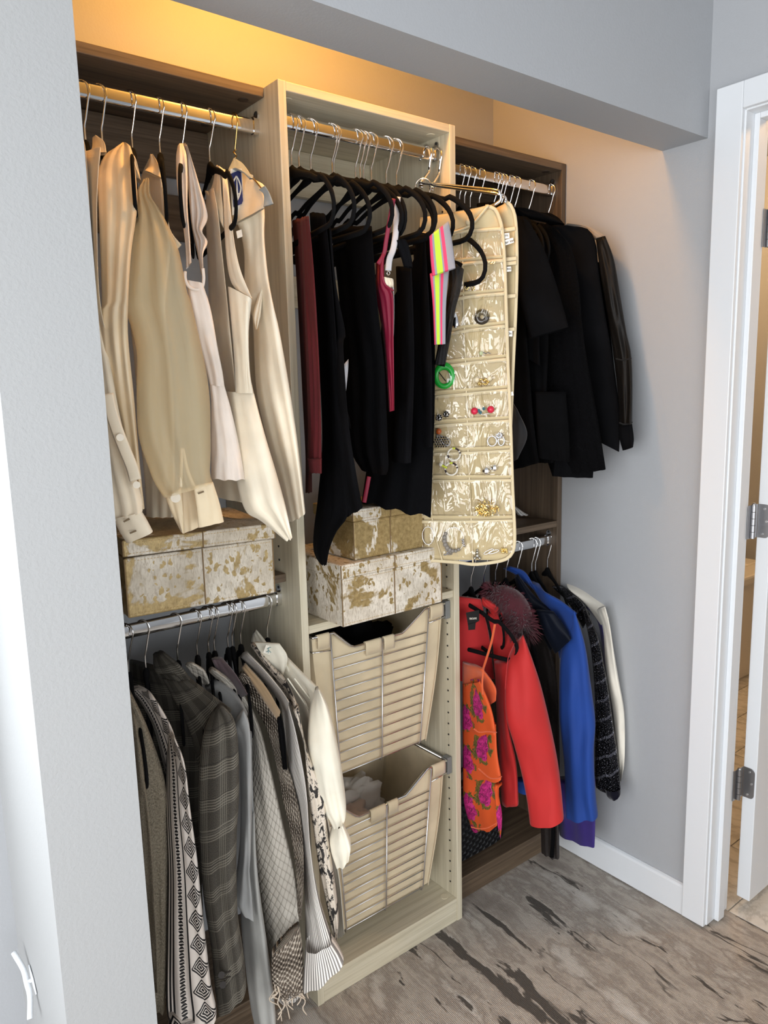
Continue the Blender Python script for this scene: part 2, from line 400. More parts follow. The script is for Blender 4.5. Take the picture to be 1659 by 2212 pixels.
caps(tw, ((.045, .04), (W-.045, .04)), H-T, LCAP); MB().tube([(.452, .03, .071), (.452, .03, .0722)], .011, 16).build('screw_cap', LCAP, tw, smooth=True, angle=.6)
def dark_unit(label, xa, xb, left):
    u = thing('closet_section', label, 'cabinet', ((xa+xb)/2, .2, 0), 'dark hanging sections beside the light tower')
    pa = xa; pb = xb
    box('side_panel', DWz, (xa if left else xb-T), (xa+T if left else xb), R_, YB-.003, 0, H, u)
    a, b = (xa+T, xb-.001) if left else (xa+.001, xb-T)
    box('top_panel', DWx, a, b, R_, YB-.003, H-T-.001, H, u)
    box('shelf', DWx, a, b, R_+.002, YB-.003, DU-T, DU, u)
    box('bottom_shelf', DWx, a, b, R_+.001, YB-.003, .052, .071, u); box('kick_board', DWx, a, b, R_+.002, R_+.018, 0, .0515, u)
    box('back_rail', DWx, a, b, YB-.022, YB-.004, 1.86, 1.96, u); box('top_rail', DWx, a, b, YB-.022, YB-.004, 2.0, H-T-.002, u)
    caps(u, ((b-.03 if left else a+.03, .09), (a+.03 if left else b-.03, .09), (b-.03 if left else a+.03, .27)), H-T-.001, DCAP)
    return u
dark_unit('dark wood hanging section to the left of the light tower', X0, 0, True)
du = dark_unit('dark wood hanging section between the light tower and the grey wall', W, X2, False)
# hanging rods: flat-sided chrome tubes in flanged cups
def rod(label, xa, xb, y, ztop):
    r = thing('hanging_rod', label, 'rod', ((xa+xb)/2, y, ztop-.015), 'chrome hanging rods')
    pts = []
    for k in range(20):
        a = 2*PI*k/20; cy, cz = math.cos(a), math.sin(a)
        pts.append((y+.0065*math.copysign(abs(cy)**.6, cy), ztop-.015+.015*math.copysign(abs(cz)**.6, cz)))
    m = MB(); m.prism([(xa+.002, a, b) for a, b in pts], (1, 0, 0), xb-xa-.004); m.build('tube', CHROME, r, smooth=True, angle=.5)
    for x, s in ((xa, 1), (xb, -1)):
        m = MB(); m.prism([(x+s*.0003, y+1.45*(a-y), ztop-.014+1.18*(b-ztop+.015)) for a, b in pts], (s, 0, 0), .012)
        m.prism([(x+s*.0003, y-.009+.018*math.cos(k*PI/6)/2*1.0+.009, ztop+.008+.009*math.sin(k*PI/6)) for k in range(12)], (s, 0, 0), .003)
        fl = m.build('end_cup', CHROME, r, smooth=True, angle=.5)
        MB().tube([(x+s*.003, y, ztop+.012), (x+s*.0045, y, ztop+.012)], .0035, 8).build('screw', BLACKVOID, fl)
    return r
ZT, ZTT, ZLL = 2.076, 2.084, 1.042
rod('chrome rod in the upper left section holding cream tops', X0+T, 0, .09, ZT)
rod('chrome rod at the top of the light tower', T, W-T, .045, ZTT)
rod('chrome rod in the upper right section holding black clothes', W, X2-T, .088, ZT)
rod('chrome rod under the left shelf holding grey and patterned clothes', X0+T, 0, .09, ZLL)
rod('chrome rod under the right shelf holding red and blue jackets', W, X2-T, .088, ZLL)
# ------------------------------------------------------------------ cloth
VIEW = {'a': (140, 60, 3.072), 'b': (140, 600, 2.95), 'c': (560, 160, 2.44), 'd': (600, 440, 2.765), 'e': (900, 420, 2.698),
        'f': (240, 1060, 2.155), 'g': (240, 1280, 2.374), 'h': (940, 1100, 2.572), 'k': (620, 230, 3.318), 'm': (900, 640, 3.813), 'n': (900, 300, 4.879), 'p': (0, 0, 1)}
def E(view, s, Y, X=None):
    """an edge of a piece of cloth: places traced in the photo, set at the depth Y (one value, a from-to pair or a list)"""
    ox, oy, sc = VIEW[view]; q = [tuple(float(c) for c in w.split(',')) for w in s.split()]
    n = len(q)
    if isinstance(Y, (int, float)): ys = [Y]*n
    elif len(Y) == 2 and n != 2: ys = [Y[0]+(Y[1]-Y[0])*i/(n-1) for i in range(n)]
    else: ys = list(Y)
    return [P(ox+x/sc, oy+y/sc, yy) for (x, y), yy in zip(q, ys)]
def ival(t, v):
    if isinstance(t, (int, float)): return t
    x = v*(len(t)-1); i = min(int(x), len(t)-2); return t[i]+(t[i+1]-t[i])*(x-i)
_seed = [0]
def cloth(name, mat, parent, L, R, th=.03, n=36, m=28, fold=(3, .005), ramp=(.15, 1), nz=.003, prof=.55, cap=True, capb=False, hem=0.0, stuff=False, sub=0):
    """a hanging tube of cloth between a left and a right edge: closed cross-sections, folds that deepen downwards"""
    _seed[0] += 1; sd = _seed[0]*1.37
    A, B = crom(L, n), crom(R, n); mb = MB(); uv = []; rows = []; vl = 0
    wid = max(.02, sum((b-a).length for a, b in zip(A, B))/n)
    for i in range(n):
        v = i/(n-1); a, b = A[i], B[i]; d = b-a
        if i: vl += ((A[i]+B[i])-(A[i-1]+B[i-1])).length/2
        nh = (a+b)/2-CAM; nh.z = 0; nh.normalize()
        tt = ival(th, v); row = []; fa = fold[1]*(ramp[0]+(ramp[1]-ramp[0])*v)
        for k in range(m):
            an = 2*PI*k/m; c, s = math.cos(an), math.sin(an); u = .5-.5*c
            e = math.copysign(abs(s)**prof, s); en = 1-abs(2*u-1)**4
            f = fa*math.sin(2*PI*(fold[0]*u+sd*.31+.12*math.sin(2.7*v*PI+sd)))*en + nz*noise.noise(Vector((u*4+sd, vl*9, sd)))*2*en
            p = a+d*u-nh*(tt/2*e+f)
            if hem and v > .8: p.z += hem*math.sin(2*PI*(fold[0]*u+sd))*(v-.8)/.2
            row.append(p); uv.append(((u if s >= 0 else -u)*wid, -vl))
        rows.append(row)
    mb.grid(rows, closed=True)
    if cap: mb.f.append(tuple(range(m)))
    if capb: mb.f.append(tuple(range((n-1)*m, n*m))[::-1])
    mb.uv = uv
    o = mb.build(name, mat, parent, smooth=True, recalc=True)
    if stuff: o['kind'] = 'stuff'
    return o
def strip(name, mat, parent, path, wid, th=.003, up=(0, 1, 0)):
    """a flat band (strap, piping, placket) along a path"""
    pts = crom(path, max(8, 6*len(path))); mb = MB(); mb.tube(pts, wid/2, 8, flat=th/wid, up=up)
    return mb.build(name, mat, parent, smooth=True)
def disc(name, mat, parent, c, r, n, th=.002, seg=14):
    n = Vector(n).normalized(); return MB().tube([Vector(c)-n*th/2, Vector(c)+n*th/2], r, seg).build(name, mat, parent, smooth=True, angle=.6)
def tocam(p, d): return p+(CAM-p).normalized()*d

# ------------------------------------------------------------------ hangers
VELVET = NT('black_velvet', .95, base=(.004, .004, .0045, 1)); VELVET.p.inputs['Specular IOR Level'].default_value = .15; VELVET = VELVET.m
def hook_path(r=.019, neck=-.066, end=-.118, lean=.0):
    pts = []
    for k in range(13):
        a = math.radians(-25+k*20); pts.append(Vector((0, r*math.cos(a), .0022-r+r*math.sin(a))))
    return crom(pts+[Vector((0, -.004, neck)), Vector((0, 0, neck-.012)), Vector((0, 0, end))], 34)
def half(pts): return [Vector((0, y, z)) for y, z in pts]
_side = [(.012, -.120), (.05, -.131), (.10, -.147), (.135, -.163), (.150, -.160), (.172, -.173), (.198, -.196), (.212, -.222), (.209, -.246), (.192, -.260), (.165, -.262)]
proto = {}
def hanger_proto():
    root = bpy.data.objects.new('velvet_hanger', None); COL.objects.link(root); root['_local'] = 1
    RZ = Matrix.Rotation(math.radians(45), 3, 'Z')
    MB().tube([RZ@p for p in hook_path()], .0018, 8).build('hook', CHROME, root, smooth=True)
    f = [Vector((0, 0, -.113))]+[Vector((0, -y, z)) for y, z in _side]+[Vector((0, 0, -.262))]
    b = [Vector((0, y, z)) for y, z in _side[::-1]]
    loop = crom(f, 34)+crom(b+[Vector((0, .004, -.114))], 28)[1:]
    MB().tube(loop, [.0062+.0065*math.exp(-((p.y)/.035)**2)*(1 if p.z > -.2 else 0) for p in loop], 8, closed=True, flat=.55, up=(1, 0, 0)).build('frame', VELVET, root, smooth=True)
    return root
def hanger(label, x, y, z, yaw=0, group='black velvet hangers', roll=0, sc=1):
    if 'h' not in proto: proto['h'] = r = hanger_proto()
    else: r = copy_tree(proto['h'])
    r.location = (x, y, z); r.rotation_euler = (roll, 0, math.radians(yaw)); r.scale = (1, sc, 1); tag(r, label, 'hanger', group)
    return r

# ------------------------------------------------------------------ upper left: cream tops
CREAM = fabric('cream_crepe', srgb(232, 220, 196), .8)
SATIN = fabric('champagne_satin', srgb(226, 206, 172), .42, sheen=.1, bump=.08)
IVORY = fabric('ivory_scuba', srgb(238, 228, 206), .6, bump=.1)
BLUSH = fabric('off_white_cotton', srgb(236, 224, 212), .85)
SHIRTC = fabric('cream_shirting', srgb(236, 224, 200), .7)
ORG = NT('sheer_organza', .55, base=srgb(226, 208, 166)); ORG.p.inputs['Alpha'].default_value = .44; ORG = ORG.m
ORGC = fabric('organza_cuff', srgb(230, 212, 178), .6)
PAPER = fabric('grey_blue_paper', srgb(146, 156, 160), .8)
PEARL = NT('pearl_button', .25, base=srgb(236, 226, 206)).m
DARKIN = NT('dark_stitch', .9, base=srgb(120, 104, 80)).m
GA = 'cream tops in the upper left section'
yA, zA = .09, ZT
def gar(name, label, cat, x, y, z, group): return thing(name, label, cat, (x, y, z), group)

g = gar('blouse', 'cream blouse hanging nearest the white pier, only a sliver and cuff showing', 'blouse', -.364, yA, 1.1, GA)
cloth('body', SHIRTC, g, E('a', '60,790 40,1000 60,1400 90,1843', .12)+E('b', '120,500 170,1000 240,1400', .2), E('a', '125,745 140,820 160,1100 180,1500 190,1843', (-.0,-.14))+E('b', '215,400 260,800 330,1380', .0), .035, fold=(4, .006))
cloth('sleeve', SHIRTC, g, E('b', '60,-100 100,300 150,700 200,1050 250,1350 285,1540', (-.02, -.10)), E('b', '165,-60 215,250 290,550 345,850 395,1060 445,1240 490,1400 496,1480', (-.08, -.16)), (.03, .07), fold=(3, .007), cap=True)
cloth('cuff', SHIRTC, g, E('b', '306,1525 345,1610 392,1682', -.125), E('b', '488,1482 525,1545 560,1612', -.165), .05, n=10, fold=(1, .001), nz=.001, cap=False)
strip('placket', SHIRTC, g, [tocam(p, .03) for p in E('b', '272,740 295,850 330,960 380,1090 425,1200 450,1290', (-.13, -.16))], .02, .004, up=AZ)
for q in ((352, 1018), (458, 1320)):
    p = tocam(E('b', '%d,%d %d,%d' % (q*2), -.15)[0], .034); disc('button', PEARL, g, p, .006, CAM-p)
for q0, q1 in (((375, 1555), (412, 1537)), ((415, 1628), (455, 1612))):
    strip('buttonhole', DARKIN, g, [tocam(p, .03) for p in E('b', '%d,%d %d,%d' % (q0+q1), -.145)], .003, .002, up=AZ)
hanger('black velvet hanger under the sliver of cream blouse by the white pier', -.364, yA, zA, -16, sc=.5)

g = gar('blouse', 'matte cream blouse with a stand collar, second from the white pier', 'blouse', -.333, yA, 1.1, GA)
cloth('body', CREAM, g, E('a', '110,850 90,1000 100,1400 130,1843', .06)+E('b', '150,600 210,1200 260,1400', .1), E('a', '240,800 222,1000 215,1300 238,1843', (-.07, -.13))+E('b', '330,600 440,1200 485,1420', -.08), .03, fold=(3, .006))
cloth('collar', CREAM, g, E('a', '183,735 180,800 150,860', (.06, .03)), E('a', '215,722 262,760 278,830', (.02, -.08)), .02, n=12, fold=(1, .001))
hanger('black velvet hanger of the cream blouse with stand collar', -.333, yA, zA, -19, sc=.5)

g = gar('blouse', 'draped champagne satin blouse with soft folds at the shoulder', 'blouse', -.276, yA, 1.1, GA)
cloth('body', SATIN, g, E('a', '385,775 270,845 222,960 220,1100 232,1400 245,1843', (.03, -.09))+E('b', '200,250 250,700 330,1100 360,1460', (-.08, .0)), E('a', '400,768 440,800 470,960 480,1200 440,1500 420,1843', (.01, -.15))+E('b', '405,400 440,750 465,1040 490,1300 508,1465', (-.13, -.10)), (.02, .05, .06, .06), n=48, m=40, fold=(3, .006), ramp=(.5, 1))
cloth('cowl', SATIN, g, E('a', '388,775 395,850 420,950 470,1010', (.04, 0)), E('a', '430,820 470,870 492,950 505,1020', (0, -.02)), .03, n=14, fold=(3, .006), ramp=(1, 1))
hanger('black velvet hanger of the champagne satin blouse', -.276, yA, zA, -22)

g = gar('blouse', 'sheer organza blouse with a balloon sleeve and wide buttoned cuff', 'blouse', -.221, yA, 1.1, GA)
cloth('body', CREAM, g, E('a', '575,850 530,930 500,1020 470,1300 430,1843', .12)+E('b', '440,500 480,1000 510,1300 520,1520', .1), E('a', '600,880 640,1000 665,1200 690,1370 700,1500', (.03, -.02))+E('b', '640,200 690,700 700,1200 692,1522', -.0), .03, n=44, fold=(3, .006))
cloth('collar', ORGC, g, E('a', '565,850 555,920 530,950', (.05, .02)), E('a', '585,842 620,905 640,1000', (.03, -.01)), .016, n=10, fold=(1, .001))
cloth('lapel', ORGC, g, E('a', '640,1050 660,1250 690,1370 735,1480', -.03), E('a', '668,1100 690,1300 715,1370 775,1440', -.04), .008, n=12, fold=(1, .002))
cloth('sleeve', ORG, g, E('a', '520,1020 478,1090 478,1180 462,1300 420,1500 395,1843', (-.02, -.09))+E('b', '398,240 440,380 462,520 458,750 470,1000 520,1170 570,1300 632,1398', (-.09, -.15)), E('a', '560,1010 575,1130 640,1230 700,1350 760,1500 810,1750', (-.06, -.13))+E('b', '800,150 860,400 905,620 925,800 930,1100 925,1240 942,1302', (-.13, -.17)), (.03, .07, .10, .11, .05), n=54, m=40, fold=(3, .005), ramp=(1, 1), cap=True)
cloth('cuff_back', ORGC, g, E('b', '640,1395 680,1500 740,1618', -.135), E('b', '740,1338 752,1480 762,1630', -.15), .012, n=12, fold=(1, .001))
cloth('cuff', ORGC, g, E('b', '735,1350 745,1500 755,1630', -.12), E('b', '830,1330 850,1470 852,1590', -.13), .006, n=12, fold=(1, .001))
cloth('cuff_front', ORGC, g, E('b', '818,1328 840,1470 850,1592', -.17), E('b', '944,1300 985,1430 1014,1555', -.175), .012, n=12, fold=(1, .002))
p = tocam(E('b', '706,1402 706,1402', -.15)[0], .022); disc('button', PEARL, g, p, .0085, CAM-p, .003, 18)
strip('buttonhole', DARKIN, g, [tocam(p, .012) for p in E('b', '850,1375 885,1362', -.172)], .003, .002, up=AZ)
for s_ in ('745,1085 742,1200 738,1335', '752,1090 780,1220 822,1328'):
    strip('slit_binding', ORGC, g, [tocam(p, .012) for p in E('b', s_, -.165)], .006, .004, up=AZ)
hanger('black velvet hanger of the sheer organza blouse', -.221, yA, zA, -22)

g = gar('sleeveless_shirt', 'off-white sleeveless top with ruffled side and flared hem', 'top', -.173, yA, 1.34, GA)
cloth('strap', BLUSH, g, E('a', '750,785 738,870 745,1050 775,1250 800,1450 805,1600', (.04, -.07)), E('a', '785,772 808,850 815,1000 815,1200 830,1400 840,1560', (.03, -.08)), .018, n=26, fold=(1, .002))
cloth('ruffle', BLUSH, g, E('a', '785,775 810,850 818,1050 840,1300 880,1500 905,1640', (.05, .0)), E('a', '815,790 850,900 895,1050 948,1250 912,1350 948,1420 918,1500 920,1620', (.02, -.05)), .02, n=44, fold=(3, .008), ramp=(1, 1))
cloth('bodice', BLUSH, g, E('b', '775,20 790,120 850,400 908,620 925,690', (-.07, -.08)), E('b', '880,40 930,200 975,450 1005,600 1018,692', (-.09, -.10)), .035, fold=(2, .003), cap=False)
cloth('peplum', BLUSH, g, E('b', '922,685 932,800 932,1000 932,1270', -.08), E('b', '1018,690 1060,840 1110,1060 1150,1276', (-.10, -.12)), (.035, .09), fold=(3, .006), cap=False, hem=.002)
strip('armhole_binding', BLUSH, g, [tocam(p, .012) for p in E('b', '766,-40 768,10 790,55 830,75 872,65 885,10 880,-60', -.085)], .006, .006, up=AZ)
hanger('black velvet hanger of the off-white ruffled sleeveless top', -.173, yA, zA, -27)

g = gar('peplum_dress', 'ivory sleeveless top with a long pointed draped hem', 'dress', -.115, yA, 1.22, GA)
cloth('back_panel', IVORY, g, E('a', '940,1100 935,1250 945,1500 958,1843', .1)+E('b', '925,300 960,500 1030,722', .06), E('a', '990,1070 1020,1250 1045,1500 1075,1780', (.0, -.04))+E('b', '1050,300 1070,500 1090,732', -.05), .03, fold=(2, .003))
cloth('strap', IVORY, g, E('a', '1002,925 980,1040 955,1085 930,1080 935,1110', (.05, .09)), E('a', '1015,915 1030,960 1040,1100 1050,1200 1055,1330', (.03, -.03)), .016, n=18, fold=(1, .001))
cloth('strap', IVORY, g, E('a', '1015,920 1040,1000 1052,1150 1060,1350 1075,1550 1100,1680 1140,1740', (.02, -.09)), E('a', '1068,948 1080,1010 1090,1100 1105,1250 1130,1450 1170,1620 1245,1800', (.02, -.13)), (.012, .02), n=30, fold=(1, .001))
cloth('bodice', IVORY, g, E('b', '1040,60 1062,300 1078,500 1088,735', -.08), E('b', '1192,140 1172,350 1180,600 1204,737', (-.14, -.12)), .045, fold=(1, .002), cap=False)
cloth('skirt', IVORY, g, E('b', '1030,725 1060,900 1082,1100 1095,1300 1150,1480 1240,1540 1330,1610 1408,1676', (-.04, -.16)), E('b', '1206,737 1240,870 1290,1050 1350,1250 1405,1450 1450,1655', (-.12, -.20)), (.045, .08, .07, .02), n=44, fold=(2, .008), cap=False)
cloth('skirt_back', IVORY, g, E('b', '935,1100 935,1390', .1), E('b', '1100,1000 1130,1430', .0), .02, n=10, fold=(2, .003))
strip('princess_seam', IVORY, g, [tocam(p, .0245) for p in E('b', '1158,150 1152,350 1158,600 1165,730', -.135)], .0016, .001, up=AZ)
hanger('black velvet hanger of the ivory top with pointed hem', -.115, yA, zA, -15)

g = gar('long_tunic', 'cream long top on a gold wire hanger beside the light tower', 'top', -.057, yA, 1.25, GA)
cloth('body', IVORY, g, E('a', '1112,1300 1150,1310 1190,1500 1195,1843', (.02, .0))+E('b', '1195,250 1220,700 1280,1000 1350,1250 1425,1545', (0, -.05)), E('a', '1235,1190 1320,1185 1325,1400 1350,1650 1385,1843', (-.01, -.10))+E('b', '1370,350 1440,750 1490,1100 1532,1492', (-.10, -.14)), (.03, .05, .06, .08), n=50, m=32, fold=(3, .006))
cloth('shoulder', IVORY, g, E('a', '1125,925 1110,1100 1108,1240 1118,1310', (.05, .0)), E('a', '1180,965 1260,1010 1330,1060 1322,1200', (.03, -.09)), .02, n=16, fold=(1, .001))
cloth('side_drape', IVORY, g, E('b', '1260,30 1200,230 1215,330', (-.06, -.07)), E('b', '1262,60 1250,220 1225,330', (-.07, -.08)), .012, n=14, fold=(1, .001))
g2 = thing('wire_hanger', 'gold twisted wire hanger with a torn grey paper cover', 'hanger', (-.057, yA, zA))
MB().tube([Vector((-.057, yA, zA))+p for p in hook_path(.019, -.06, -.07)], .0016, 8).build('hook', BRASS, g2, smooth=True)
tw_ = []
for k in range(40):
    a = k*.75; tw_.append((-.057+.003*math.cos(a), yA+.003*math.sin(a), zA-.068-k*.0016))
MB().tube(tw_, .0014, 6).build('twist', BRASS, g2, smooth=True)
MB().tube(crom(E('a', '1126,868 1180,905 1240,985 1300,1060 1350,1120', (.09, -.10)), 20), .0016, 6).build('shoulder_wire', BRASS, g2, smooth=True)
cloth('paper_cover', PAPER, g2, E('a', '1120,868 1086,940 1096,950 1130,930 1180,960 1225,1005', (.04, -.06)), E('a', '1132,868 1180,900 1215,945 1240,985 1250,980 1248,1000', (.035, -.07)), .008, n=24, fold=(1, .001), nz=.001)
cloth('torn_paper_end', PAPER, g2, E('a', '1288,1075 1320,1110 1318,1188', (-.07, -.10)), E('a', '1330,1048 1360,1100 1386,1168', (-.09, -.12)), .006, n=12, fold=(1, .001), nz=.001)
# care card printed in blue, standing inside the neck
card = thing('garment_card', 'white card with a dark blue tower print inside the cream neck', 'card', tuple(E('a', '1140,1200 1140,1200', .03)[0]))
CARDW = NT('card_white', .6, base=srgb(226, 222, 210)).m; CARDB = NT('card_blue', .5, base=srgb(34, 42, 96)).m
def plate(name, mat, parent, view, s, Y, d=.002, off=0.0):
    pts = [tocam(p, off) for p in E(view, s, Y)]; n = (pts[1]-pts[0]).cross(pts[2]-pts[0])
    return MB().prism(pts, n, d).build(name, mat, parent)
plate('card', CARDW, card, 'a', '1098,935 1175,935 1188,1215 1112,1245', -.012)
plate('blue_print', CARDB, card, 'a', '1104,968 1168,940 1184,1165 1122,1190', -.012, .001, .004)
m = MB(); m.tube(crom(E('a', '1138,985 1155,1015 1168,1070 1150,1130 1130,1150 1118,1090 1116,1030 1138,985', -.012), 30), .0016, 6); m = m.build('medallion', CARDW, card, smooth=True); m.location = (tocam(CAM, 0)-CAM)
MED = bpy.data.objects[m.name]
MED.data.transform(Matrix.Translation((CAM-E('a', '1145,1070 1145,1070', -.012)[0]).normalized()*.006))
m = MB(); m.tube([tocam(p, .007) for p in E('a', '1141,1000 1145,1140', -.012)], [.0006, .0024], 6); m.tube([tocam(p, .007) for p in E('a', '1128,1110 1160,1100', -.012)], .0012, 6); m.build('tower_print', CARDW, card)
LABEL = NT('white_label', .7, base=srgb(232, 226, 212)).m
lb = plate('size_label', LABEL, g, 'a', '1138,1350 1172,1338 1180,1385 1146,1398', -.03, .001, .035)
hang_glyph = None
# ------------------------------------------------------------------ lower left: greys and patterns
yC, zC = .09, ZLL
GC = 'clothes on the lower left rod'
# glitter boucle
t = NT('taupe_glitter_knit', .8); v = t.co('UV'); n1 = t.noise(v, 260, 3, .7); n2 = t.noise(v, 900, 1)
t.color(t.mix(t.step(n2, .66, .72), t.ramp(n1, [(.3, srgb(104, 94, 78)), (.7, srgb(166, 154, 132))]), srgb(214, 205, 186))); t.bump(n1, 1, .006); GLIT = t.m
# black and white tribal print: line bands, dotted bands and diamonds side by side
t = NT('tribal_print', .6); x, y, z = t.xyz(t.co('UV'))
def cell(a, p): return t.math('FRACT', t.math('DIVIDE', a, p))
fu = cell(x, .095)
def band(a, b): return t.math('MULTIPLY', t.math('GREATER_THAN', fu, a), t.math('LESS_THAN', fu, b))
lines = t.math('GREATER_THAN', t.math('SINE', t.math('MULTIPLY', x, 2*PI/.0065)), -.15)
dv = t.math('SUBTRACT', cell(y, .0125), .5); du_ = t.math('DIVIDE', t.math('SUBTRACT', fu, .335), .13)
rr = t.math('SQRT', t.math('ADD', t.math('MULTIPLY', dv, dv), t.math('MULTIPLY', du_, du_)))
dots = t.math('MULTIPLY', t.math('LESS_THAN', rr, .48), t.math('GREATER_THAN', t.math('ABSOLUTE', dv), .07))
ev = t.math('ABSOLUTE', t.math('SUBTRACT', cell(y, .046), .5)); eu = t.math('ABSOLUTE', t.math('DIVIDE', t.math('SUBTRACT', fu, .74), .44))
di = t.math('ADD', ev, eu)
dia = t.math('MULTIPLY', t.math('LESS_THAN', di, .52), t.math('GREATER_THAN', t.math('SINE', t.math('MULTIPLY', di, 46.0)), -.35))
pat = t.math('MAXIMUM', t.math('MULTIPLY', band(0, .2), lines), t.math('MAXIMUM', t.math('MULTIPLY', band(.24, .43), dots), t.math('MAXIMUM', t.math('MULTIPLY', band(.46, .53), lines), t.math('MULTIPLY', band(.54, .96), dia))))
t.color(t.mix(pat, srgb(226, 216, 206), srgb(22, 20, 22))); AZTEC = t.m
# glen plaid
t = NT('glen_plaid', .85); v = t.co('UV'); x, y, z = t.xyz(v)
def cluster(a, p, duty, fine): return t.math('MULTIPLY', t.math('LESS_THAN', t.math('FRACT', t.math('DIVIDE', a, p)), duty), t.math('GREATER_THAN', t.math('SINE', t.math('MULTIPLY', a, 2*PI/fine)), .15))
hl = cluster(y, .058, .42, .005); vl_ = cluster(x, .05, .45, .0048)
bn = t.noise(t.co('UV', (600, 600, 1)), 1, 2)
b0 = t.ramp(bn, [(.35, srgb(50, 46, 40)), (.65, srgb(84, 79, 70))])
c1 = t.mix(t.math('MULTIPLY', hl, .5), b0, srgb(148, 142, 128)); c1 = t.mix(t.math('MULTIPLY', vl_, .38), c1, srgb(148, 142, 128))
c1 = t.mix(t.math('MULTIPLY', cluster(t.math('ADD', y, .03), .062, .06, .062), .5), c1, srgb(32, 28, 26))
t.color(c1); t.bump(bn, .3, .0006); PLAID = t.m
HEATHER = fabric('heather_grey_jersey', srgb(150, 150, 148), .9, var=.2)
HEATHER2 = fabric('pale_heather_fleece', srgb(166, 165, 160), .9, var=.16)
# quilted scales
t = NT('quilted_grey', .75); v = t.co('UV'); x, y, z = t.xyz(v)
q = t.math('ABSOLUTE', t.math('ADD', t.math('COSINE', t.math('MULTIPLY', x, 2*PI/.0145)), t.math('COSINE', t.math('MULTIPLY', y, 2*PI/.021))))
ln = t.step(q, .0, .28); t.color(t.mix(ln, srgb(150, 142, 130), srgb(192, 185, 173))); t.bump(t.step(q, 0, .9), .45, .003); QUILT = t.m
# crochet: knots with open gaps
t = NT('crochet_cream', .9); v = t.co('UV'); x, y, z = t.xyz(t.mix(.006, v, t.noise(v, 60, 2, out=1), 'ADD'))
kn = t.math('MULTIPLY', t.math('SINE', t.math('MULTIPLY', x, 2*PI/.011)), t.math('SINE', t.math('MULTIPLY', y, 2*PI/.0125)))
rowm = t.math('SINE', t.math('MULTIPLY', t.math('ADD', y, t.math('MULTIPLY', x, .5)), 2*PI/.075))
t.color(t.ramp(t.math('ADD', kn, t.math('MULTIPLY', rowm, .3)), [(0, srgb(126, 112, 98)), (.2, srgb(178, 164, 146)), (.55, srgb(220, 206, 188))])); t.bump(kn, 1, .006)
t.link(t.math('GREATER_THAN', t.math('ADD', kn, t.math('MULTIPLY', rowm, .25)), -.92), 'Alpha'); CROCH = t.m
TAN = fabric('tan_suede', srgb(196, 166, 128), .9)
BLACKF = fabric('black_crepe', (.003, .003, .0034, 1), .95, sheen=0, var=.3)
def stripes(name, axis, p, a, b, duty=0.0):
    t = NT(name, .8); x, y, z = t.xyz(t.co('UV')); c = (x, y)[axis]
    t.color(t.mix(t.math('GREATER_THAN', t.math('SINE', t.math('MULTIPLY', c, 2*PI/p)), duty), a, b)); return t.m
STRIPE = stripes('grey_white_stripe', 0, .0064, srgb(226, 220, 212), srgb(126, 122, 118))
t = NT('animal_print', .75); v = t.co('UV'); n1 = t.noise(t.n('Mapping', i_Vector=v, i_Scale=(1, .55, 1)), 80, 3, .55, 1.2); n2 = t.noise(v, 140, 2, .5, 2.0)
mk = t.math('MAXIMUM', t.step(n1, .545, .56), t.math('MULTIPLY', t.step(n2, .58, .59), t.step(n1, .47, .5)))
t.color(t.mix(mk, srgb(206, 194, 178), srgb(38, 34, 32))); ANIMAL = t.m
CREPE = fabric('cream_chiffon', srgb(224, 218, 200), .75, sheen=.2)
HORN = NT('horn_button', .3, base=srgb(44, 36, 30)).m

g = gar('knit_cardigan', 'glittery taupe knit cardigan half hidden by the white pier', 'cardigan', -.366, yC, .2, GC)
cloth('body', GLIT, g, E('g', '20,520 40,900 60,1400 90,1900 120,2100', -.02), E('g', '100,510 190,700 275,960 290,1200 290,1500 290,1800 275,2120', (-.05, -.09)), .05, fold=(4, .012), nz=.006)
cloth('front_edge', GLIT, g, E('g', '60,560 90,900 120,1300 160,1700 180,2050', -.06), E('g', '120,620 165,900 205,1250 225,1600 240,2000', (-.10, -.14)), .04, fold=(1, .006), nz=.008)
hanger('black velvet hanger showing its corner over the taupe knit cardigan', -.366, yC, zC, -14)

g = gar('patterned_blouse', 'black and white tribal print blouse next to the taupe knit', 'blouse', -.330, yC, .2, GC)
cloth('shoulder', AZTEC, g, E('g', '92,490 150,560 220,700 285,960', (.08, -.02)), E('g', '170,490 215,530 300,670 345,790', (.04, -.12)), .03, n=22, fold=(2, .004))
cloth('body', AZTEC, g, E('g', '250,800 280,960 265,1300 260,1500 250,1800 235,2000', (.02, .08)), E('g', '330,800 340,1100 340,1500 330,1800 300,2080', (-.08, -.06)), .03, fold=(3, .008))
cloth('sleeve', AZTEC, g, E('g', '285,700 280,960 282,1150 290,1400 285,1700 280,2000 285,2140 305,2200', (-.04, -.13)), E('g', '325,740 378,880 405,1100 440,1350 465,1600 488,1800 512,2000 540,2150 500,2240', (-.12, -.20)), (.03, .06, .07, .05), n=48, m=32, fold=(3, .007))
cloth('cuff', AZTEC, g, E('g', '300,2180 290,2260', -.15), E('g', '500,2215 490,2300', -.2), .05, n=8, fold=(1, .001))
hanger('black velvet hanger of the black and white print blouse', -.330, yC, zC, -22, sc=.4)

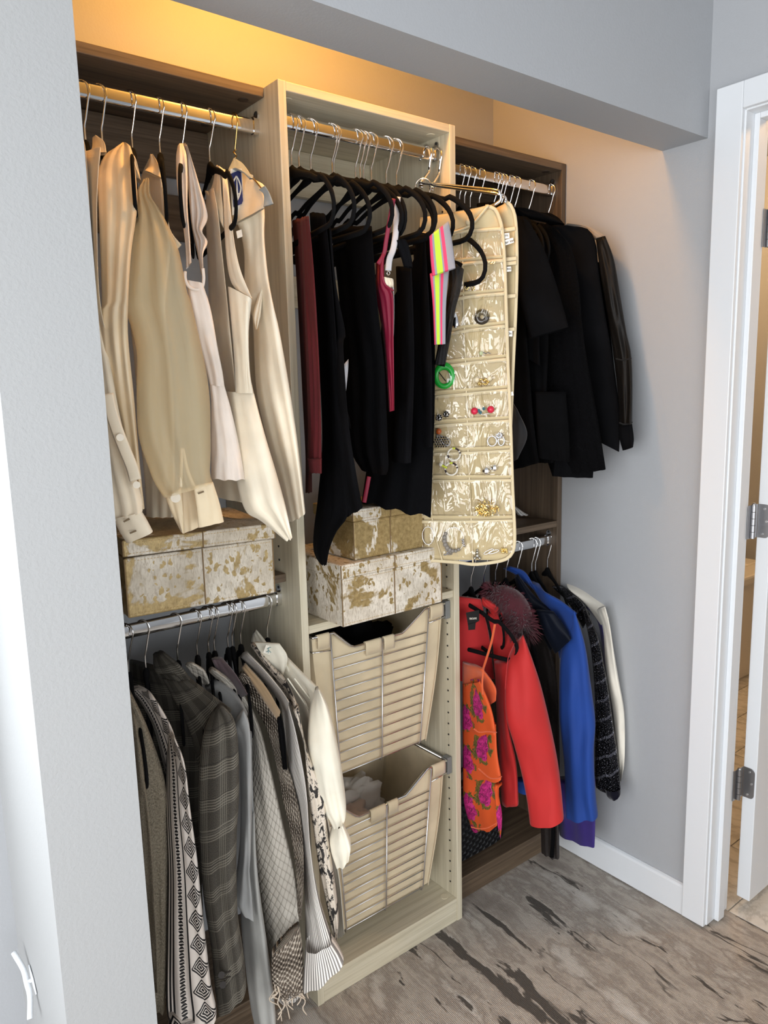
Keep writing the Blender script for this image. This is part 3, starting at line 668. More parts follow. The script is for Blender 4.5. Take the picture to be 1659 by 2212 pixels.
g = gar('plaid_blazer', 'grey glen plaid blazer with horn buttons on the cuff', 'blazer', -.259, yC, .3, GC)
cloth('body', PLAID, g, E('g', '95,350 100,600 150,1000 200,1500 250,2000', .28), E('g', '330,420 420,520 460,750 455,1100 470,1600 500,2050', (.04, -.06)), .05, fold=(2, .004))
cloth('collar', PLAID, g, E('g', '215,320 225,400 300,470', (.14, .10)), E('g', '270,305 360,380 435,490', (.08, .0)), .03, n=14, fold=(1, .001))
cloth('shoulder', PLAID, g, E('g', '260,430 330,560 400,700 450,900', (.10, -.02)), E('g', '400,440 480,500 560,560 615,600', (.02, -.14)), .05, n=22, fold=(1, .003))
cloth('sleeve', PLAID, g, E('g', '520,610 475,720 452,900 448,1150 458,1400 480,1600 512,1800 530,2000 548,2132', (-.08, -.13)), E('g', '570,580 625,640 650,760 656,1000 644,1200 642,1400 650,1650 678,1850 692,1990', (-.14, -.20)), (.03, .09, .09, .08), n=48, m=32, fold=(2, .004), ramp=(.6, 1), capb=True)
for q in ((566, 1962), (573, 2012)):
    p = tocam(E('g', '%d,%d %d,%d' % (q*2), -.165)[0], .045); disc('button', HORN, g, p, .0062, CAM-p, .004)
for q in ('575,1962 622,1935', '580,1985 626,1962'):
    strip('buttonhole', HORN, g, [tocam(p, .044) for p in E('g', q, -.165)], .003, .002, up=AZ)
hanger('black velvet hanger of the plaid blazer', -.259, yC, zC, -22, sc=.4)

g = gar('grey_hoodie', 'heather grey hoodie between the plaid blazer and the quilted coat', 'sweater', -.214, yC, .27, GC)
cloth('shoulder', HEATHER, g, E('g', '480,480 560,600 640,760', (.06, -.06)), E('g', '545,450 640,520 700,620', (.02, -.10)), .04, n=16, fold=(1, .003))
cloth('body', HEATHER2, g, E('g', '680,1130 665,1500 668,1720 690,1930 715,2110 745,2240', (-.06, -.12)), E('g', '735,1100 745,1350 765,1560 800,1800 838,2100 846,2240', (-.12, -.18)), .06, n=40, fold=(2, .006))
cloth('sleeve', HEATHER, g, E('g', '620,700 652,780 664,1000 660,1300 632,1510 625,1560 650,1605', (-.08, -.14)), E('g', '680,600 712,700 722,1000 716,1300 710,1420 722,1550 732,1682', (-.12, -.17)), (.03, .06, .06, .02), n=40, fold=(1, .005))
cloth('side_panel', HEATHER, g, E('g', '690,720 700,900 705,1140', -.1), E('g', '722,720 724,900 732,1142', -.125), .02, n=12, fold=(1, .001))
hanger('black velvet hanger of the grey hoodie', -.214, yC, zC, -22, sc=.74)

g = gar('quilted_coat', 'pale grey coat quilted in a scale pattern', 'coat', -.187, yC, .4, GC)
cloth('collar', QUILT, g, E('g', '380,370 420,420 470,470', .06), E('g', '420,360 480,400 505,460', .03), .02, n=10, fold=(1, .001))
cloth('body', QUILT, g, E('g', '500,400 600,500 690,620 716,760 718,1000 735,1300 775,1600 808,1830 825,1925', (.05, -.12)), E('g', '525,388 610,450 700,555 765,700 805,850 850,1040 885,1200 935,1400 962,1600 962,1720 955,1888', (.02, -.22)), (.03, .05, .06, .06), n=52, m=32, fold=(2, .004))
hanger('black velvet hanger of the quilted grey coat', -.187, yC, zC, -22, sc=.74)
g = gar('mauve_shirt', 'dark mauve top squeezed behind the quilted coat', 'top', -.173, yC, .6, GC)
cloth('body', fabric('mauve_knit', srgb(96, 80, 84), .9), g, E('g', '515,340 560,440 620,540', .05), E('g', '570,335 640,420 700,520', (.04, -.08)), .02, n=16, fold=(1, .002))
hanger('black velvet hanger of the mauve top', -.173, yC, zC, -22, sc=.74)

g = gar('crochet_pullover', 'cream open crochet top with a knotted fringe hem', 'top', -.140, yC, .35, GC)
cloth('body', CROCH, g, E('g', '645,430 720,560 790,680 840,850 880,1050 925,1250 950,1450 955,1620', (.04, -.19)), E('g', '670,410 760,465 835,565 866,690 865,800 925,950 962,1100 982,1250 988,1450 975,1650', (.0, -.25)), (.02, .05, .04), n=52, m=28, fold=(2, .004), nz=.005)
cloth('hem', CROCH, g, E('g', '825,1850 822,1925 830,2000 850,2060', -.20), E('g', '965,1700 985,1840 985,1920 985,2030', -.225), .04, n=20, fold=(3, .006), nz=.005)
FR = NT('fringe_yarn', .9, base=srgb(206, 190, 170)).m
r2 = random.Random(3)
for i in range(26):
    x = 840+i*6+r2.uniform(-3, 3); y0 = 2000+r2.uniform(-15, 30); L_ = r2.uniform(60, 190) if i % 3 == 0 else r2.uniform(30, 80)
    pts = E('g', ' '.join('%f,%f' % (x+r2.uniform(-9, 9)*k, y0+L_*k/4) for k in range(5)), -.21-.01*r2.random())
    MB().tube(crom(pts, 12), .0013, 5).build('fringe_strand', FR, g, smooth=True)
hanger('black velvet hanger of the crochet top', -.140, yC, zC, -22, sc=.74)
g = gar('tan_shirt', 'tan top and black strap peeking between crochet and stripes', 'top', -.133, yC, .7, GC)
cloth('body', TAN, g, E('g', '668,385 760,520 850,650', (.03, -.12)), E('g', '690,365 790,480 868,610', (.02, -.15)), .02, n=18, fold=(1, .002))
cloth('inner', BLACKF, g, E('g', '850,640 862,760 880,900', -.13), E('g', '870,610 890,720 905,900', -.15), .02, n=10, fold=(1, .002))

g = gar('striped_shirt', 'grey and white striped shirt with a deep flared cuff', 'shirt', -.129, yC, .4, GC)
cloth('shoulder', STRIPE, g, E('g', '662,325 760,430 850,540 885,620', (.07, -.06)), E('g', '700,308 790,400 868,495 912,560', (.03, -.17)), .03, n=22, fold=(1, .002))
cloth('sleeve', STRIPE, g, E('g', '872,570 890,720 915,940 952,1070 975,1300 992,1550 998,1810', (-.06, -.19)), E('g', '905,555 945,700 985,900 1005,1050 1022,1300 1062,1550 1130,1772', (-.13, -.27)), (.03, .05, .06), n=44, fold=(3, .005), cap=True)
cloth('cuff', STRIPE, g, E('g', '998,1810 990,1900 983,2030', -.23), E('g', '1130,1770 1165,1820 1192,1872', (-.28, -.31)), .06, n=12, fold=(2, .004), cap=False)
cloth('tail', STRIPE, g, E('g', '860,2000 850,2080 880,2110', -.1), E('g', '985,1950 985,2030 975,2065', -.12), .02, n=10, fold=(2, .003))
hanger('black velvet hanger of the striped shirt', -.129, yC, zC, -22, sc=.74)

g = gar('animal_print_blouse', 'beige blouse with black animal print beside the striped shirt', 'blouse', -.108, yC, .45, GC)
cloth('shoulder', ANIMAL, g, E('g', '715,268 800,390 880,500 930,600', (.06, -.10)), E('g', '735,262 830,380 900,455 965,600', (.04, -.15)), .03, n=22, fold=(1, .003))
cloth('sleeve', ANIMAL, g, E('g', '935,600 988,760 1005,1000 1035,1200 1062,1380 1090,1520 1132,1720', (-.14, -.22)), E('g', '960,580 1000,790 1052,920 1092,1040 1105,1200 1128,1340 1150,1500 1166,1650 1160,1750', (-.16, -.25)), (.03, .05, .05), n=46, fold=(3, .006), nz=.005)
hanger('black velvet hanger of the animal print blouse', -.108, yC, zC, -22, sc=.74)

g = gar('collared_blouse', 'cream chiffon blouse with pointed collar and ruffled cuff by the tower', 'blouse', -.039, yC, .5, GC)
cloth('body', CREPE, g, E('g', '760,330 830,420 900,560 990,800 1050,1100 1100,1400 1150,1740', (.07, -.06)), E('g', '890,340 960,480 1020,600 1060,900 1120,1200 1170,1450 1196,1735', (-.02, -.16)), .04, n=40, fold=(3, .004))
cloth('shoulder', CREPE, g, E('g', '870,420 930,470 1000,560 1015,640', (.0, -.12)), E('g', '898,325 980,410 1060,490 1080,540', (-.01, -.17)), .03, n=20, fold=(2, .002))
cloth('collar_stand', CREPE, g, E('g', '725,215 722,265 770,330', (.12, .08)), E('g', '745,190 800,260 850,340', (.10, .05)), .02, n=12, fold=(1, .001))
cloth('collar', CREPE, g, E('g', '735,255 790,350 860,425', (.03, -.01)), E('g', '865,262 905,330 885,418', (-.02, -.05)), .012, n=12, fold=(1, .001))
cloth('sleeve', CREPE, g, E('g', '1045,500 1020,600 1008,760 1035,900 1075,1080 1110,1140 1135,1192', (-.12, -.20)), E('g', '1065,492 1112,590 1152,740 1182,900 1203,1060 1203,1140 1188,1186', (-.17, -.25)), (.03, .08, .09, .03), n=40, m=32, fold=(3, .004))
cloth('cuff', CREPE, g, E('g', '1137,1190 1120,1250 1126,1310 1152,1384', (-.20, -.22)), E('g', '1186,1184 1206,1222 1229,1280 1220,1338', (-.25, -.27)), (.03, .07), n=14, fold=(2, .004), cap=False)
for q in ('940,440 1030,560', '905,440 1020,610'):
    strip('shoulder_seam', CREPE, g, [tocam(p, .018) for p in E('g', q, -.09)], .003, .002, up=AZ)
plate('neck_label', LABEL, g, 'g', '795,268 842,280 826,325 780,308', .02, .001, .03)
m = MB()
for s_ in ('800,290 815,280 828,288', '795,305 810,298 822,310', '808,285 806,312'): m.tube([tocam(p, .033) for p in E('g', s_, .02)], .0006, 5)
m.build('label_print', NT('label_ink', .7, base=srgb(70, 130, 140)).m, g)
hanger('black velvet hanger of the cream chiffon blouse', -.039, yC, zC, -22, sc=.6)
# ------------------------------------------------------------------ lower right: bright jackets
yD, zD = .088, ZLL
GD = 'clothes on the lower right rod'
RED = fabric('red_scuba', srgb(182, 31, 30), .75, sheen=.15, bump=.15, var=.06)
REDIN = fabric('dark_red_lining', srgb(176, 28, 30), .8)
BLUE = fabric('cobalt_wool', srgb(14, 60, 138), .8, sheen=.1, var=.06)
NAVY = fabric('navy_satin', srgb(16, 20, 30), .4, sheen=.05)
PURP = fabric('purple_crepe', srgb(48, 30, 110), .75)
WHITEW = fabric('white_wool', srgb(226, 220, 206), .8)
GLITB = NT('dark_glitter_knit', .6); v = GLITB.co('UV'); n1 = GLITB.noise(v, 700, 2)
GLITB.color(GLITB.mix(GLITB.step(n1, .66, .74), srgb(36, 30, 28), srgb(150, 130, 116))); GLITB.bump(n1, .6, .002); GLITB = GLITB.m
t = NT('black_sequins', .22, .55); v = t.co('UV'); vo = t.n('TexVoronoi', i_Vector=v, i_Scale=210.0); vc = t.n('TexVoronoi', out=1, i_Vector=v, i_Scale=210.0)
x, y, z = t.xyz(v); band_ = t.math('LESS_THAN', t.math('FRACT', t.math('DIVIDE', y, .055)), .14)
t.color(t.mix(band_, t.ramp(t.noise(v, 300, 1), [(.48, (.008, .008, .010, 1)), (.66, (.05, .05, .06, 1)), (.74, (.6, .6, .66, 1))]), (.16, .16, .19, 1)))  # bright noise specks put the sequins' glints into the colour
t.bump(t.math('ADD', vo, t.math('MULTIPLY', t.xyz(vc)[0], .9)), 1, .010); SEQ = t.m
# orange chiffon with magenta roses and olive leaves
t = NT('floral_chiffon', .7); v = t.co('UV'); wv = t.mix(.02, v, t.noise(v, 40, 3, out=1), 'LINEAR_LIGHT')
vo = t.n('TexVoronoi', i_Vector=wv, i_Scale=9.5, i_Randomness=.6); sh = t.noise(wv, 95, 3, .6, 1.5)
rose = t.math('SUBTRACT', 1.0, t.step(vo, .40, .42)); leaf = t.math('MULTIPLY', t.math('SUBTRACT', 1.0, t.step(vo, .54, .56)), t.step(t.noise(wv, 34, 2), .48, .50))
c_ = t.mix(leaf, srgb(212, 82, 28), t.ramp(sh, [(.4, srgb(62, 62, 22)), (.6, srgb(122, 104, 40))]))
c_ = t.mix(rose, c_, t.ramp(sh, [(.38, srgb(104, 10, 66)), (.5, srgb(178, 20, 112)), (.62, srgb(206, 48, 136))])); t.color(c_); FLOR = t.m
ORANGE = fabric('orange_chiffon', srgb(206, 88, 42), .75)
def hems(name, mat, parent, view, s, Y, w=.004): return strip(name, mat, parent, [tocam(p, .02) for p in E(view, s, Y)], w, w*.6, up=AZ)

g = gar('floral_camisole', 'orange camisole with magenta roses in ruffled tiers', 'camisole', .55, yD, .3, GD)
cloth('bodice', ORANGE, g, E('h', '152,850 152,1000 152,1150', .03), E('h', '262,885 335,985 338,1060', (-.10, -.13)), .03, n=14, fold=(2, .003))
cloth('tier', FLOR, g, E('h', '152,965 152,1100 153,1215', .03), E('h', '248,950 310,1100 340,1235', (-.11, -.145)), (.03, .06), n=22, fold=(2, .004), cap=False, hem=.002)
cloth('tier', FLOR, g, E('h', '152,1180 153,1350 155,1470', .03), E('h', '338,1190 345,1350 368,1490', (-.12, -.15)), (.03, .06), n=22, fold=(2, .004), cap=False, hem=.002)
cloth('tier', FLOR, g, E('h', '154,1430 158,1620 200,1765', .02), E('h', '350,1450 355,1600 345,1745', (-.11, -.14)), (.03, .06), n=22, fold=(2, .004), cap=False, hem=.003)
cloth('side_ruffle', FLOR, g, E('h', '330,1530 335,1650 345,1740 358,1812', -.14), E('h', '372,1525 350,1560 372,1700 365,1812', -.15), .02, n=16, fold=(1, .004))
strip('strap', ORANGE, g, E('h', '332,640 312,740 285,830 266,890', (-.16, -.10)), .006, .003, up=AZ)
strip('strap', ORANGE, g, E('h', '268,890 262,960 265,1030', (-.125, -.13)), .005, .003, up=AZ)
for s_ in ('215,1220 245,1238 290,1235 342,1240', '240,1440 300,1490 345,1495 370,1485', '200,1765 240,1775 290,1770 345,1742'): hems('rolled_hem', ORANGE, g, 'h', s_, -.145, .003)
hanger('black velvet hanger in front of the red jacket holding the floral camisole', .553, yD, zD, 9)

g = gar('red_jacket', 'bright red collarless jacket with long sleeves', 'jacket', .62, yD, .3, GD)
cloth('lining', REDIN, g, E('h', '90,480 90,700 100,950', .06), E('h', '255,500 300,700 330,940', .02), .02, n=14, fold=(1, .002))
cloth('neck_edge', RED, g, E('h', '258,490 262,530 300,560 320,640', (.03, .02)), E('h', '270,488 330,520 420,600 470,690', (.03, -.04)), .03, n=16, fold=(1, .001))
cloth('shoulder', RED, g, E('h', '290,570 320,760 330,900 350,980', (.03, -.02)), E('h', '400,590 470,680 502,720 520,790', (-.0, -.10)), .04, n=18, fold=(1, .002))
cloth('body', RED, g, E('h', '330,850 342,1150 355,1400 368,1620', (-.02, -.06)), E('h', '405,850 400,1150 450,1400 464,1625', (-.09, -.12)), (.04, .06), n=30, fold=(1, .003), capb=True)
cloth('sleeve', RED, g, E('h', '440,745 402,850 388,1000 396,1150 440,1300 480,1450 510,1600 526,1728', (-.08, -.15)), E('h', '490,700 545,850 592,1000 640,1200 680,1400 700,1550 714,1702', (-.14, -.23)), (.03, .09, .10, .09), n=44, m=36, fold=(1, .003), nz=.003)
strip('armhole_seam', REDIN, g, [tocam(p, .045) for p in E('h', '440,745 405,830 390,980 388,1000', (-.10, -.12))], .0018, .001, up=AZ)
plate('brand_label', NT('black_label', .6, base=(.01, .01, .01, 1)).m, g, 'h', '172,575 245,560 245,620 185,655', .0, .001, .03)
plate('size_label', NT('black_label2', .6, base=(.012, .012, .012, 1)).m, g, 'h', '184,640 226,630 222,668 186,672', .0, .001, .034)
def text(name, body, mat, parent, a, b, h, off=.0, ext=.0004):
    """flat lettering from point a towards point b, facing the camera side"""
    a, b = tocam(a, off), tocam(b, off); xd = (b-a).normalized(); zd = (CAM-a).normalized(); yd = zd.cross(xd).normalized(); zd = xd.cross(yd)
    cu = bpy.data.curves.new(name, 'FONT'); cu.body = body; cu.size = h; cu.extrude = ext; cu.align_x = 'CENTER'; cu.align_y = 'CENTER'
    tmp = bpy.data.objects.new('tmp', cu); COL.objects.link(tmp); dg = bpy.context.evaluated_depsgraph_get(); me = bpy.data.meshes.new_from_object(tmp.evaluated_get(dg)); bpy.data.objects.remove(tmp)
    c = (a+b)/2; me.transform(Matrix(((xd.x, yd.x, zd.x, c.x), (xd.y, yd.y, zd.y, c.y), (xd.z, yd.z, zd.z, c.z), (0, 0, 0, 1))))
    me.materials.clear(); return link(name, me, mat, parent)
q = E('h', '182,610 238,606', .0); text('lettering', 'TROUVE', LABEL, g, q[0], q[1], .0075, .033)
hanger('black velvet hanger of the red jacket', .625, yD, zD, -20, sc=.6)

g = gar('fur_collar_coat', 'black coat with a shaggy burgundy fur collar', 'coat', .68, yD, .3, GD)
FURM = NT('burgundy_fur', .9, base=srgb(70, 16, 28)); FURM.p.inputs['Sheen Weight'].default_value = .3; FURM = FURM.m
cloth('body', BLACKF, g, E('h', '300,560 400,800 480,1100 520,1500', .06), E('h', '500,650 560,800 600,1100 610,1400', (-.08, -.12)), .05, fold=(2, .004))
fur = MB(); r2 = random.Random(11); cor = E('h', '320,470 380,490 430,530 470,600 490,670', (.03, -.08)); cc = crom(cor, 40)
base_fur = MB(); base_fur.tube(cc, [.018+.022*math.sin(PI*i/39)**.6 for i in range(40)], 12).build('collar', FURM, g, smooth=True)
for i in range(2600):
    c = r2.choice(cc); d = Vector((r2.gauss(0, 1), r2.gauss(0, 1), r2.gauss(0, 1))).normalized(); p0 = c+d*.024
    L_ = r2.uniform(.018, .034); tip = p0+d*L_+Vector((0, 0, -.012)); s_ = d.orthogonal().normalized()*.0007
    fur.add([p0+s_, p0-s_, p0.lerp(tip, .55)+Vector((0, 0, .004))+s_*.6, tip], [(0, 1, 2), (1, 3, 2)])
o = fur.build('fur_pile', FURM, g, recalc=False); o['kind'] = 'stuff'
hanger('black velvet hanger of the coat with burgundy fur collar', .676, yD, zD, -20, sc=.6)

g = gar('glitter_cardigan', 'dark brown glitter knit cardigan, its zipped hem almost touching the carpet', 'cardigan', .72, yD, .05, GD)
cloth('body', GLITB, g, E('h', '470,560 540,700 570,1000 580,1400 585,1700 590,1900', (.05, .0)), E('h', '520,580 605,640 650,800 680,1000 692,1400 688,1700 690,1930', (.0, -.08)), .04, n=44, fold=(3, .005))
strip('zip', BLACKF, g, [tocam(p, .03) for p in E('h', '655,1740 655,1830 648,1935', -.06)], .012, .004, up=AZ)
hanger('black velvet hanger of the dark glitter cardigan', .725, yD, zD, -20, sc=.6)

g = gar('satin_jacket', 'navy satin jacket with a wide turned collar', 'jacket', .77, yD, .6, GD)
cloth('shoulder', NAVY, g, E('h', '440,380 480,500 560,640 640,790', (.06, -.04)), E('h', '460,362 560,490 650,560 700,620', (.04, -.10)), .03, n=18, fold=(1, .003))
cloth('collar', NAVY, g, E('h', '560,560 600,680 665,800', (-.05, -.09)), E('h', '660,570 712,640 756,716', (-.10, -.15)), .025, n=14, fold=(1, .002))
hanger('black velvet hanger of the navy satin jacket', .77, yD, zD, -20, sc=.6)

g = gar('blue_coat', 'cobalt blue wool coat between navy satin and black sequins', 'coat', .82, yD, .35, GD)
cloth('collar', BLUE, g, E('h', '380,330 440,360 520,420', (.14, .06)), E('h', '420,318 500,350 560,450', (.10, .02)), .025, n=14, fold=(1, .001))
cloth('shoulder', BLUE, g, E('h', '520,400 570,480 650,620 690,830', (.05, -.06)), E('h', '580,420 610,460 700,510 785,575', (.02, -.16)), .04, n=22, fold=(1, .002))
cloth('sleeve', BLUE, g, E('h', '720,640 695,830 688,1100 700,1250 716,1400 722,1550 726,1692', (-.08, -.13)), E('h', '775,565 832,750 862,950 886,1130 890,1210 882,1340 890,1560 904,1688', (-.16, -.22)), (.03, .09, .09, .09), n=44, m=36, fold=(2, .006), ramp=(.5, 1))
cloth('body', BLUE, g, E('h', '450,1500 455,1560', .0), E('h', '640,1500 640,1600', -.06), .04, n=8, fold=(2, .003))
hanger('black velvet hanger of the cobalt blue coat', .821, yD, zD, -20, sc=.6)

g = gar('sequin_pullover', 'black sequinned top with knitted cuff beside the blue coat', 'top', .888, yD, .35, GD)
cloth('shoulder', SEQ, g, E('h', '650,430 740,520 820,660', (.05, -.06)), E('h', '712,430 800,500 860,580', (.03, -.12)), .03, n=16, fold=(1, .003))
cloth('sleeve', SEQ, g, E('h', '820,560 862,760 885,1000 888,1300 886,1500 905,1545 950,1560', (-.10, -.18)), E('h', '838,555 902,700 935,850 962,1000 985,1170 1012,1350 1026,1480 1028,1560', (-.13, -.24)), (.03, .06, .06, .05), n=50, m=40, fold=(2, .004))
cloth('cuff', fabric('navy_rib', srgb(16, 16, 26), .9), g, E('h', '945,1545 952,1580 970,1594', -.2), E('h', '1030,1545 1030,1575 1018,1592', -.24), .05, n=8, fold=(8, .002), cap=False)
hanger('black velvet hanger of the black sequinned top', .886, yD, zD, -20, sc=.6)

g = gar('purple_dress', 'purple dress whose hem drops below the blue coat', 'dress', .905, yD, .25, GD)
cloth('shoulder', PURP, g, E('h', '820,530 880,620 930,850', (.0, -.06)), E('h', '850,545 925,640 955,930', (-.06, -.14)), .03, n=16, fold=(1, .002))
cloth('skirt', PURP, g, E('h', '640,1500 660,1650 680,1690 690,1800', -.02), E('h', '890,1500 892,1650 890,1760 886,1872', -.18), .04, n=26, fold=(2, .004), ramp=(.6, 1))
hanger('black velvet hanger of the purple dress', .903, yD, zD, -20, sc=.6)

g = gar('white_jacket', 'off-white jacket hanging against the grey wall', 'jacket', .95, yD, .4, GD)
cloth('shoulder', WHITEW, g, E('h', '732,395 740,440 830,520 920,640', (.06, -.10)), E('h', '742,388 840,440 930,515 965,610', (.05, -.16)), .03, n=20, fold=(1, .002))
cloth('sleeve', WHITEW, g, E('h', '900,560 932,660 950,900 985,1100 1005,1300 1028,1495', (-.10, -.19)), E('h', '945,540 970,640 995,800 1022,960 1052,1140 1053,1380 1034,1505', (-.15, -.22)), (.03, .05, .05, .03), n=36, fold=(1, .004))
hanger('black velvet hanger of the off-white jacket against the grey wall', .960, yD, zD, -20, sc=.6)

# quilted bag on the floor of the section
t = NT('black_quilting', .55, base=(.012, .013, .015, 1)); x, y, z = t.xyz(t.co('Object'))
d1 = t.math('ABSOLUTE', t.math('SINE', t.math('MULTIPLY', t.math('ADD', t.math('MULTIPLY', x, .75), z), PI/.021))); d2 = t.math('ABSOLUTE', t.math('SINE', t.math('MULTIPLY', t.math('SUBTRACT', t.math('MULTIPLY', x, .75), z), PI/.021)))
t.bump(t.math('MINIMUM', d1, d2), 1, .008); QB = t.m
bg = thing('quilted_bag', 'black diamond-quilted bag on the section floor behind the camisole', 'bag', (.63, .13, .071))
m = MB(); rows = []
for i in range(9):
    v_ = i/8; z_ = .0735+.20*v_; wq = .145-.012*v_; dq = .055-.02*v_**2; rr_ = []
    for k in range(28):
        a = 2*PI*k/28; c, s = math.cos(a), math.sin(a)
        rr_.append((.665+wq*math.copysign(abs(c)**.45, c), .165+dq*math.copysign(abs(s)**.6, s), z_))
    rows.append(rr_)
m.grid(rows, True); m.f.append(tuple(range(28))); m.f.append(tuple(range(8*28, 9*28))); m.build('body', QB, bg, smooth=True, angle=.9)
MB().tube(crom([Vector((.58, .165, .27)), Vector((.60, .15, .33)), Vector((.66, .145, .35)), Vector((.72, .15, .33)), Vector((.74, .165, .27))], 24), .006, 8).build('handle', QB, bg, smooth=True)
MB().tube([(.55, .165, .2735), (.78, .165, .2735)], .003, 6).build('zip', DSTEEL, bg)

# ------------------------------------------------------------------ upper right: black clothes
yE, zE = .088, ZT
GE = 'black clothes on the upper right rod'
BLK = BLACKF
BLK2 = fabric('black_wool', (.0038, .0038, .0044, 1), .95, sheen=0, var=.3)
t = NT('black_lace', .9, base=(.0035, .0035, .004, 1)); t.p.inputs['Specular IOR Level'].default_value = .06; n1 = t.noise(t.co('UV'), 160, 4, .7); t.bump(n1, 1, .008); LACE = t.m
t = NT('black_leather', .5, base=(.006, .0055, .005, 1), Specular_IOR_Level=.16); n1 = t.noise(t.co('UV'), 120, 4, .6); t.bump(n1, .35, .002); LEATH = t.m
GREYW = fabric('grey_rib', srgb(150, 142, 132), .9)
g = gar('black_dress', 'black dress mostly behind the jewellery organizer', 'dress', .60, yE, 1.1, GE)
cloth('body', BLK, g, E('e', '350,60 380,300 420,900 450,1400 480,1620', .05), E('e', '520,60 580,200 640,800 680,1300 715,1560', (-.10, -.10)), .05, fold=(3, .006))
cloth('side_fold', fabric('charcoal_jersey', (.02, .02, .022, 1), .85), g, E('e', '540,1180 545,1350 540,1560', -.05), E('e', '590,1260 645,1400 590,1540', -.09), .04, n=16, fold=(1, .004))
g = gar('sleeveless_blouse', 'black top behind the organizer, next to the tower', 'blouse', .63, yE, 1.3, GE)
cloth('body', BLK2, g, E('e', '500,70 520,300 540,900', .0), E('e', '560,90 640,160 700,500 720,1000', (-.09, -.12)), .04, fold=(2, .005))
g = gar('black_short_sleeved_dress', 'black dress with a wide short sleeve right of the organizer', 'dress', .72, yE, 1.1, GE)
cloth('body', BLK, g, E('e', '560,110 590,400 600,900 640,1300 700,1560', -.02), E('e', '660,150 740,400 770,800 760,1200 800,1560', (-.10, -.12)), .05, fold=(3, .006))
cloth('sleeve', BLK2, g, E('e', '580,130 585,350 600,600 660,840', (-.10, -.14)), E('e', '640,140 730,290 800,480 855,660 886,776', (-.13, -.20)), (.03, .06), n=26, fold=(1, .004))
g = gar('black_lace_dress', 'black lace-textured dress with pleated hem', 'dress', .79, yE, 1.1, GE)
cloth('body', LACE, g, E('e', '700,170 700,500 690,1000 720,1400 790,1640', -.02), E('e', '800,200 900,310 945,520 965,760 1000,1000 1060,1330 1102,1600', (-.12, -.20)), .06, n=44, m=40, fold=(6, .010), ramp=(.3, 1), nz=.006)
cloth('hem_pleat', BLK, g, E('e', '690,1150 700,1400 710,1535', -.1), E('e', '870,1150 890,1400 895,1560', -.15), .03, n=18, fold=(3, .006))
cloth('hem_fold', BLK2, g, E('e', '800,1450 795,1560 790,1640', -.06), E('e', '1010,1450 1030,1560 1028,1650', -.14), .04, n=14, fold=(3, .006), ramp=(1, 1))
g = gar('black_blazer', 'black blazer with squared shoulder next to the leather sleeve', 'blazer', .86, yE, 1.3, GE)
cloth('body', BLK2, g, E('e', '780,190 800,600 850,1000 900,1350', -.03), E('e', '900,190 1000,205 1045,290 1062,450 1100,700 1150,1000 1185,1300 1180,1500', (-.08, -.21)), .05, n=40, fold=(2, .005))
cloth('collar', BLK, g, E('e', '560,80 620,130 700,150', (.0, -.03)), E('e', '640,85 760,120 860,175', (-.03, -.09)), .03, n=14, fold=(1, .002))
cloth('collar', BLK, g, E('e', '690,110 720,140 780,180', (.02, .0)), E('e', '790,115 830,140 862,175', (.0, -.03)), .03, n=12, fold=(1, .002))
g = gar('leather_jacket', 'black leather-sleeved jacket with knitted cuff beside the grey wall', 'jacket', .94, yE, 1.3, GE)
cloth('yoke', GREYW, g, E('e', '870,180 960,200 1040,262', (.0, -.10)), E('e', '880,172 1000,190 1100,245', (-.01, -.14)), .03, n=12, fold=(1, .001))
cloth('sleeve', LEATH, g, E('e', '1045,265 1070,450 1120,750 1155,1000 1175,1200 1182,1345', (-.12, -.20)), E('e', '1100,245 1150,380 1185,580 1222,800 1250,930 1258,1100 1256,1335', (-.15, -.25)), (.03, .07, .08, .08), n=44, m=36, fold=(2, .004), nz=.004)
cloth('cuff', BLK2, g, E('e', '1180,1340 1182,1420 1200,1490', -.2), E('e', '1256,1338 1266,1420 1262,1470', -.25), .06, n=10, fold=(9, .002), cap=True)
cloth('body', BLK, g, E('e', '1000,400 1050,900 1090,1525', .0), E('e', '1080,400 1150,1000 1185,1500', -.12), .04, n=26, fold=(2, .005))
for s_, Y in (('1160,958 1200,965 1250,955', -.23), ('1180,1330 1215,1340 1255,1328', -.235)):
    strip('sleeve_seam', LEATH, g, [tocam(p, .045) for p in E('e', s_, Y)], .004, .004, up=AZ)
for i, (x, ya, lb_) in enumerate(((.591, -24, 'black dress behind the organizer'), (.609, -24, 'second dark garment from the tower, upper right'), (.630, -24, 'black top behind the organizer'), (.664, -24, 'dark garment half hidden by the organizer edge'), (.721, -24, 'black short-sleeved dress'), (.737, -24, 'dark garment just right of the short-sleeved dress'), (.750, -24, 'dark garment before the lace dress'), (.781, -24, 'black lace dress'), (.804, -24, 'dark garment behind the lace dress'), (.863, -24, 'black blazer'), (.948, -24, 'leather-sleeved jacket'))):
    hanger('black velvet hanger of the '+lb_, x, yE, zE, ya)
o = cloth('folded_tissue', fabric('white_tissue', srgb(206, 204, 200), .8), None, E('e', '560,1815 575,1845 590,1868', .18), E('e', '590,1830 625,1855 650,1868', .16), .03, n=10, fold=(2, .003)); tag(o, 'white tissue lying on the right shelf behind the organizer', 'tissue')
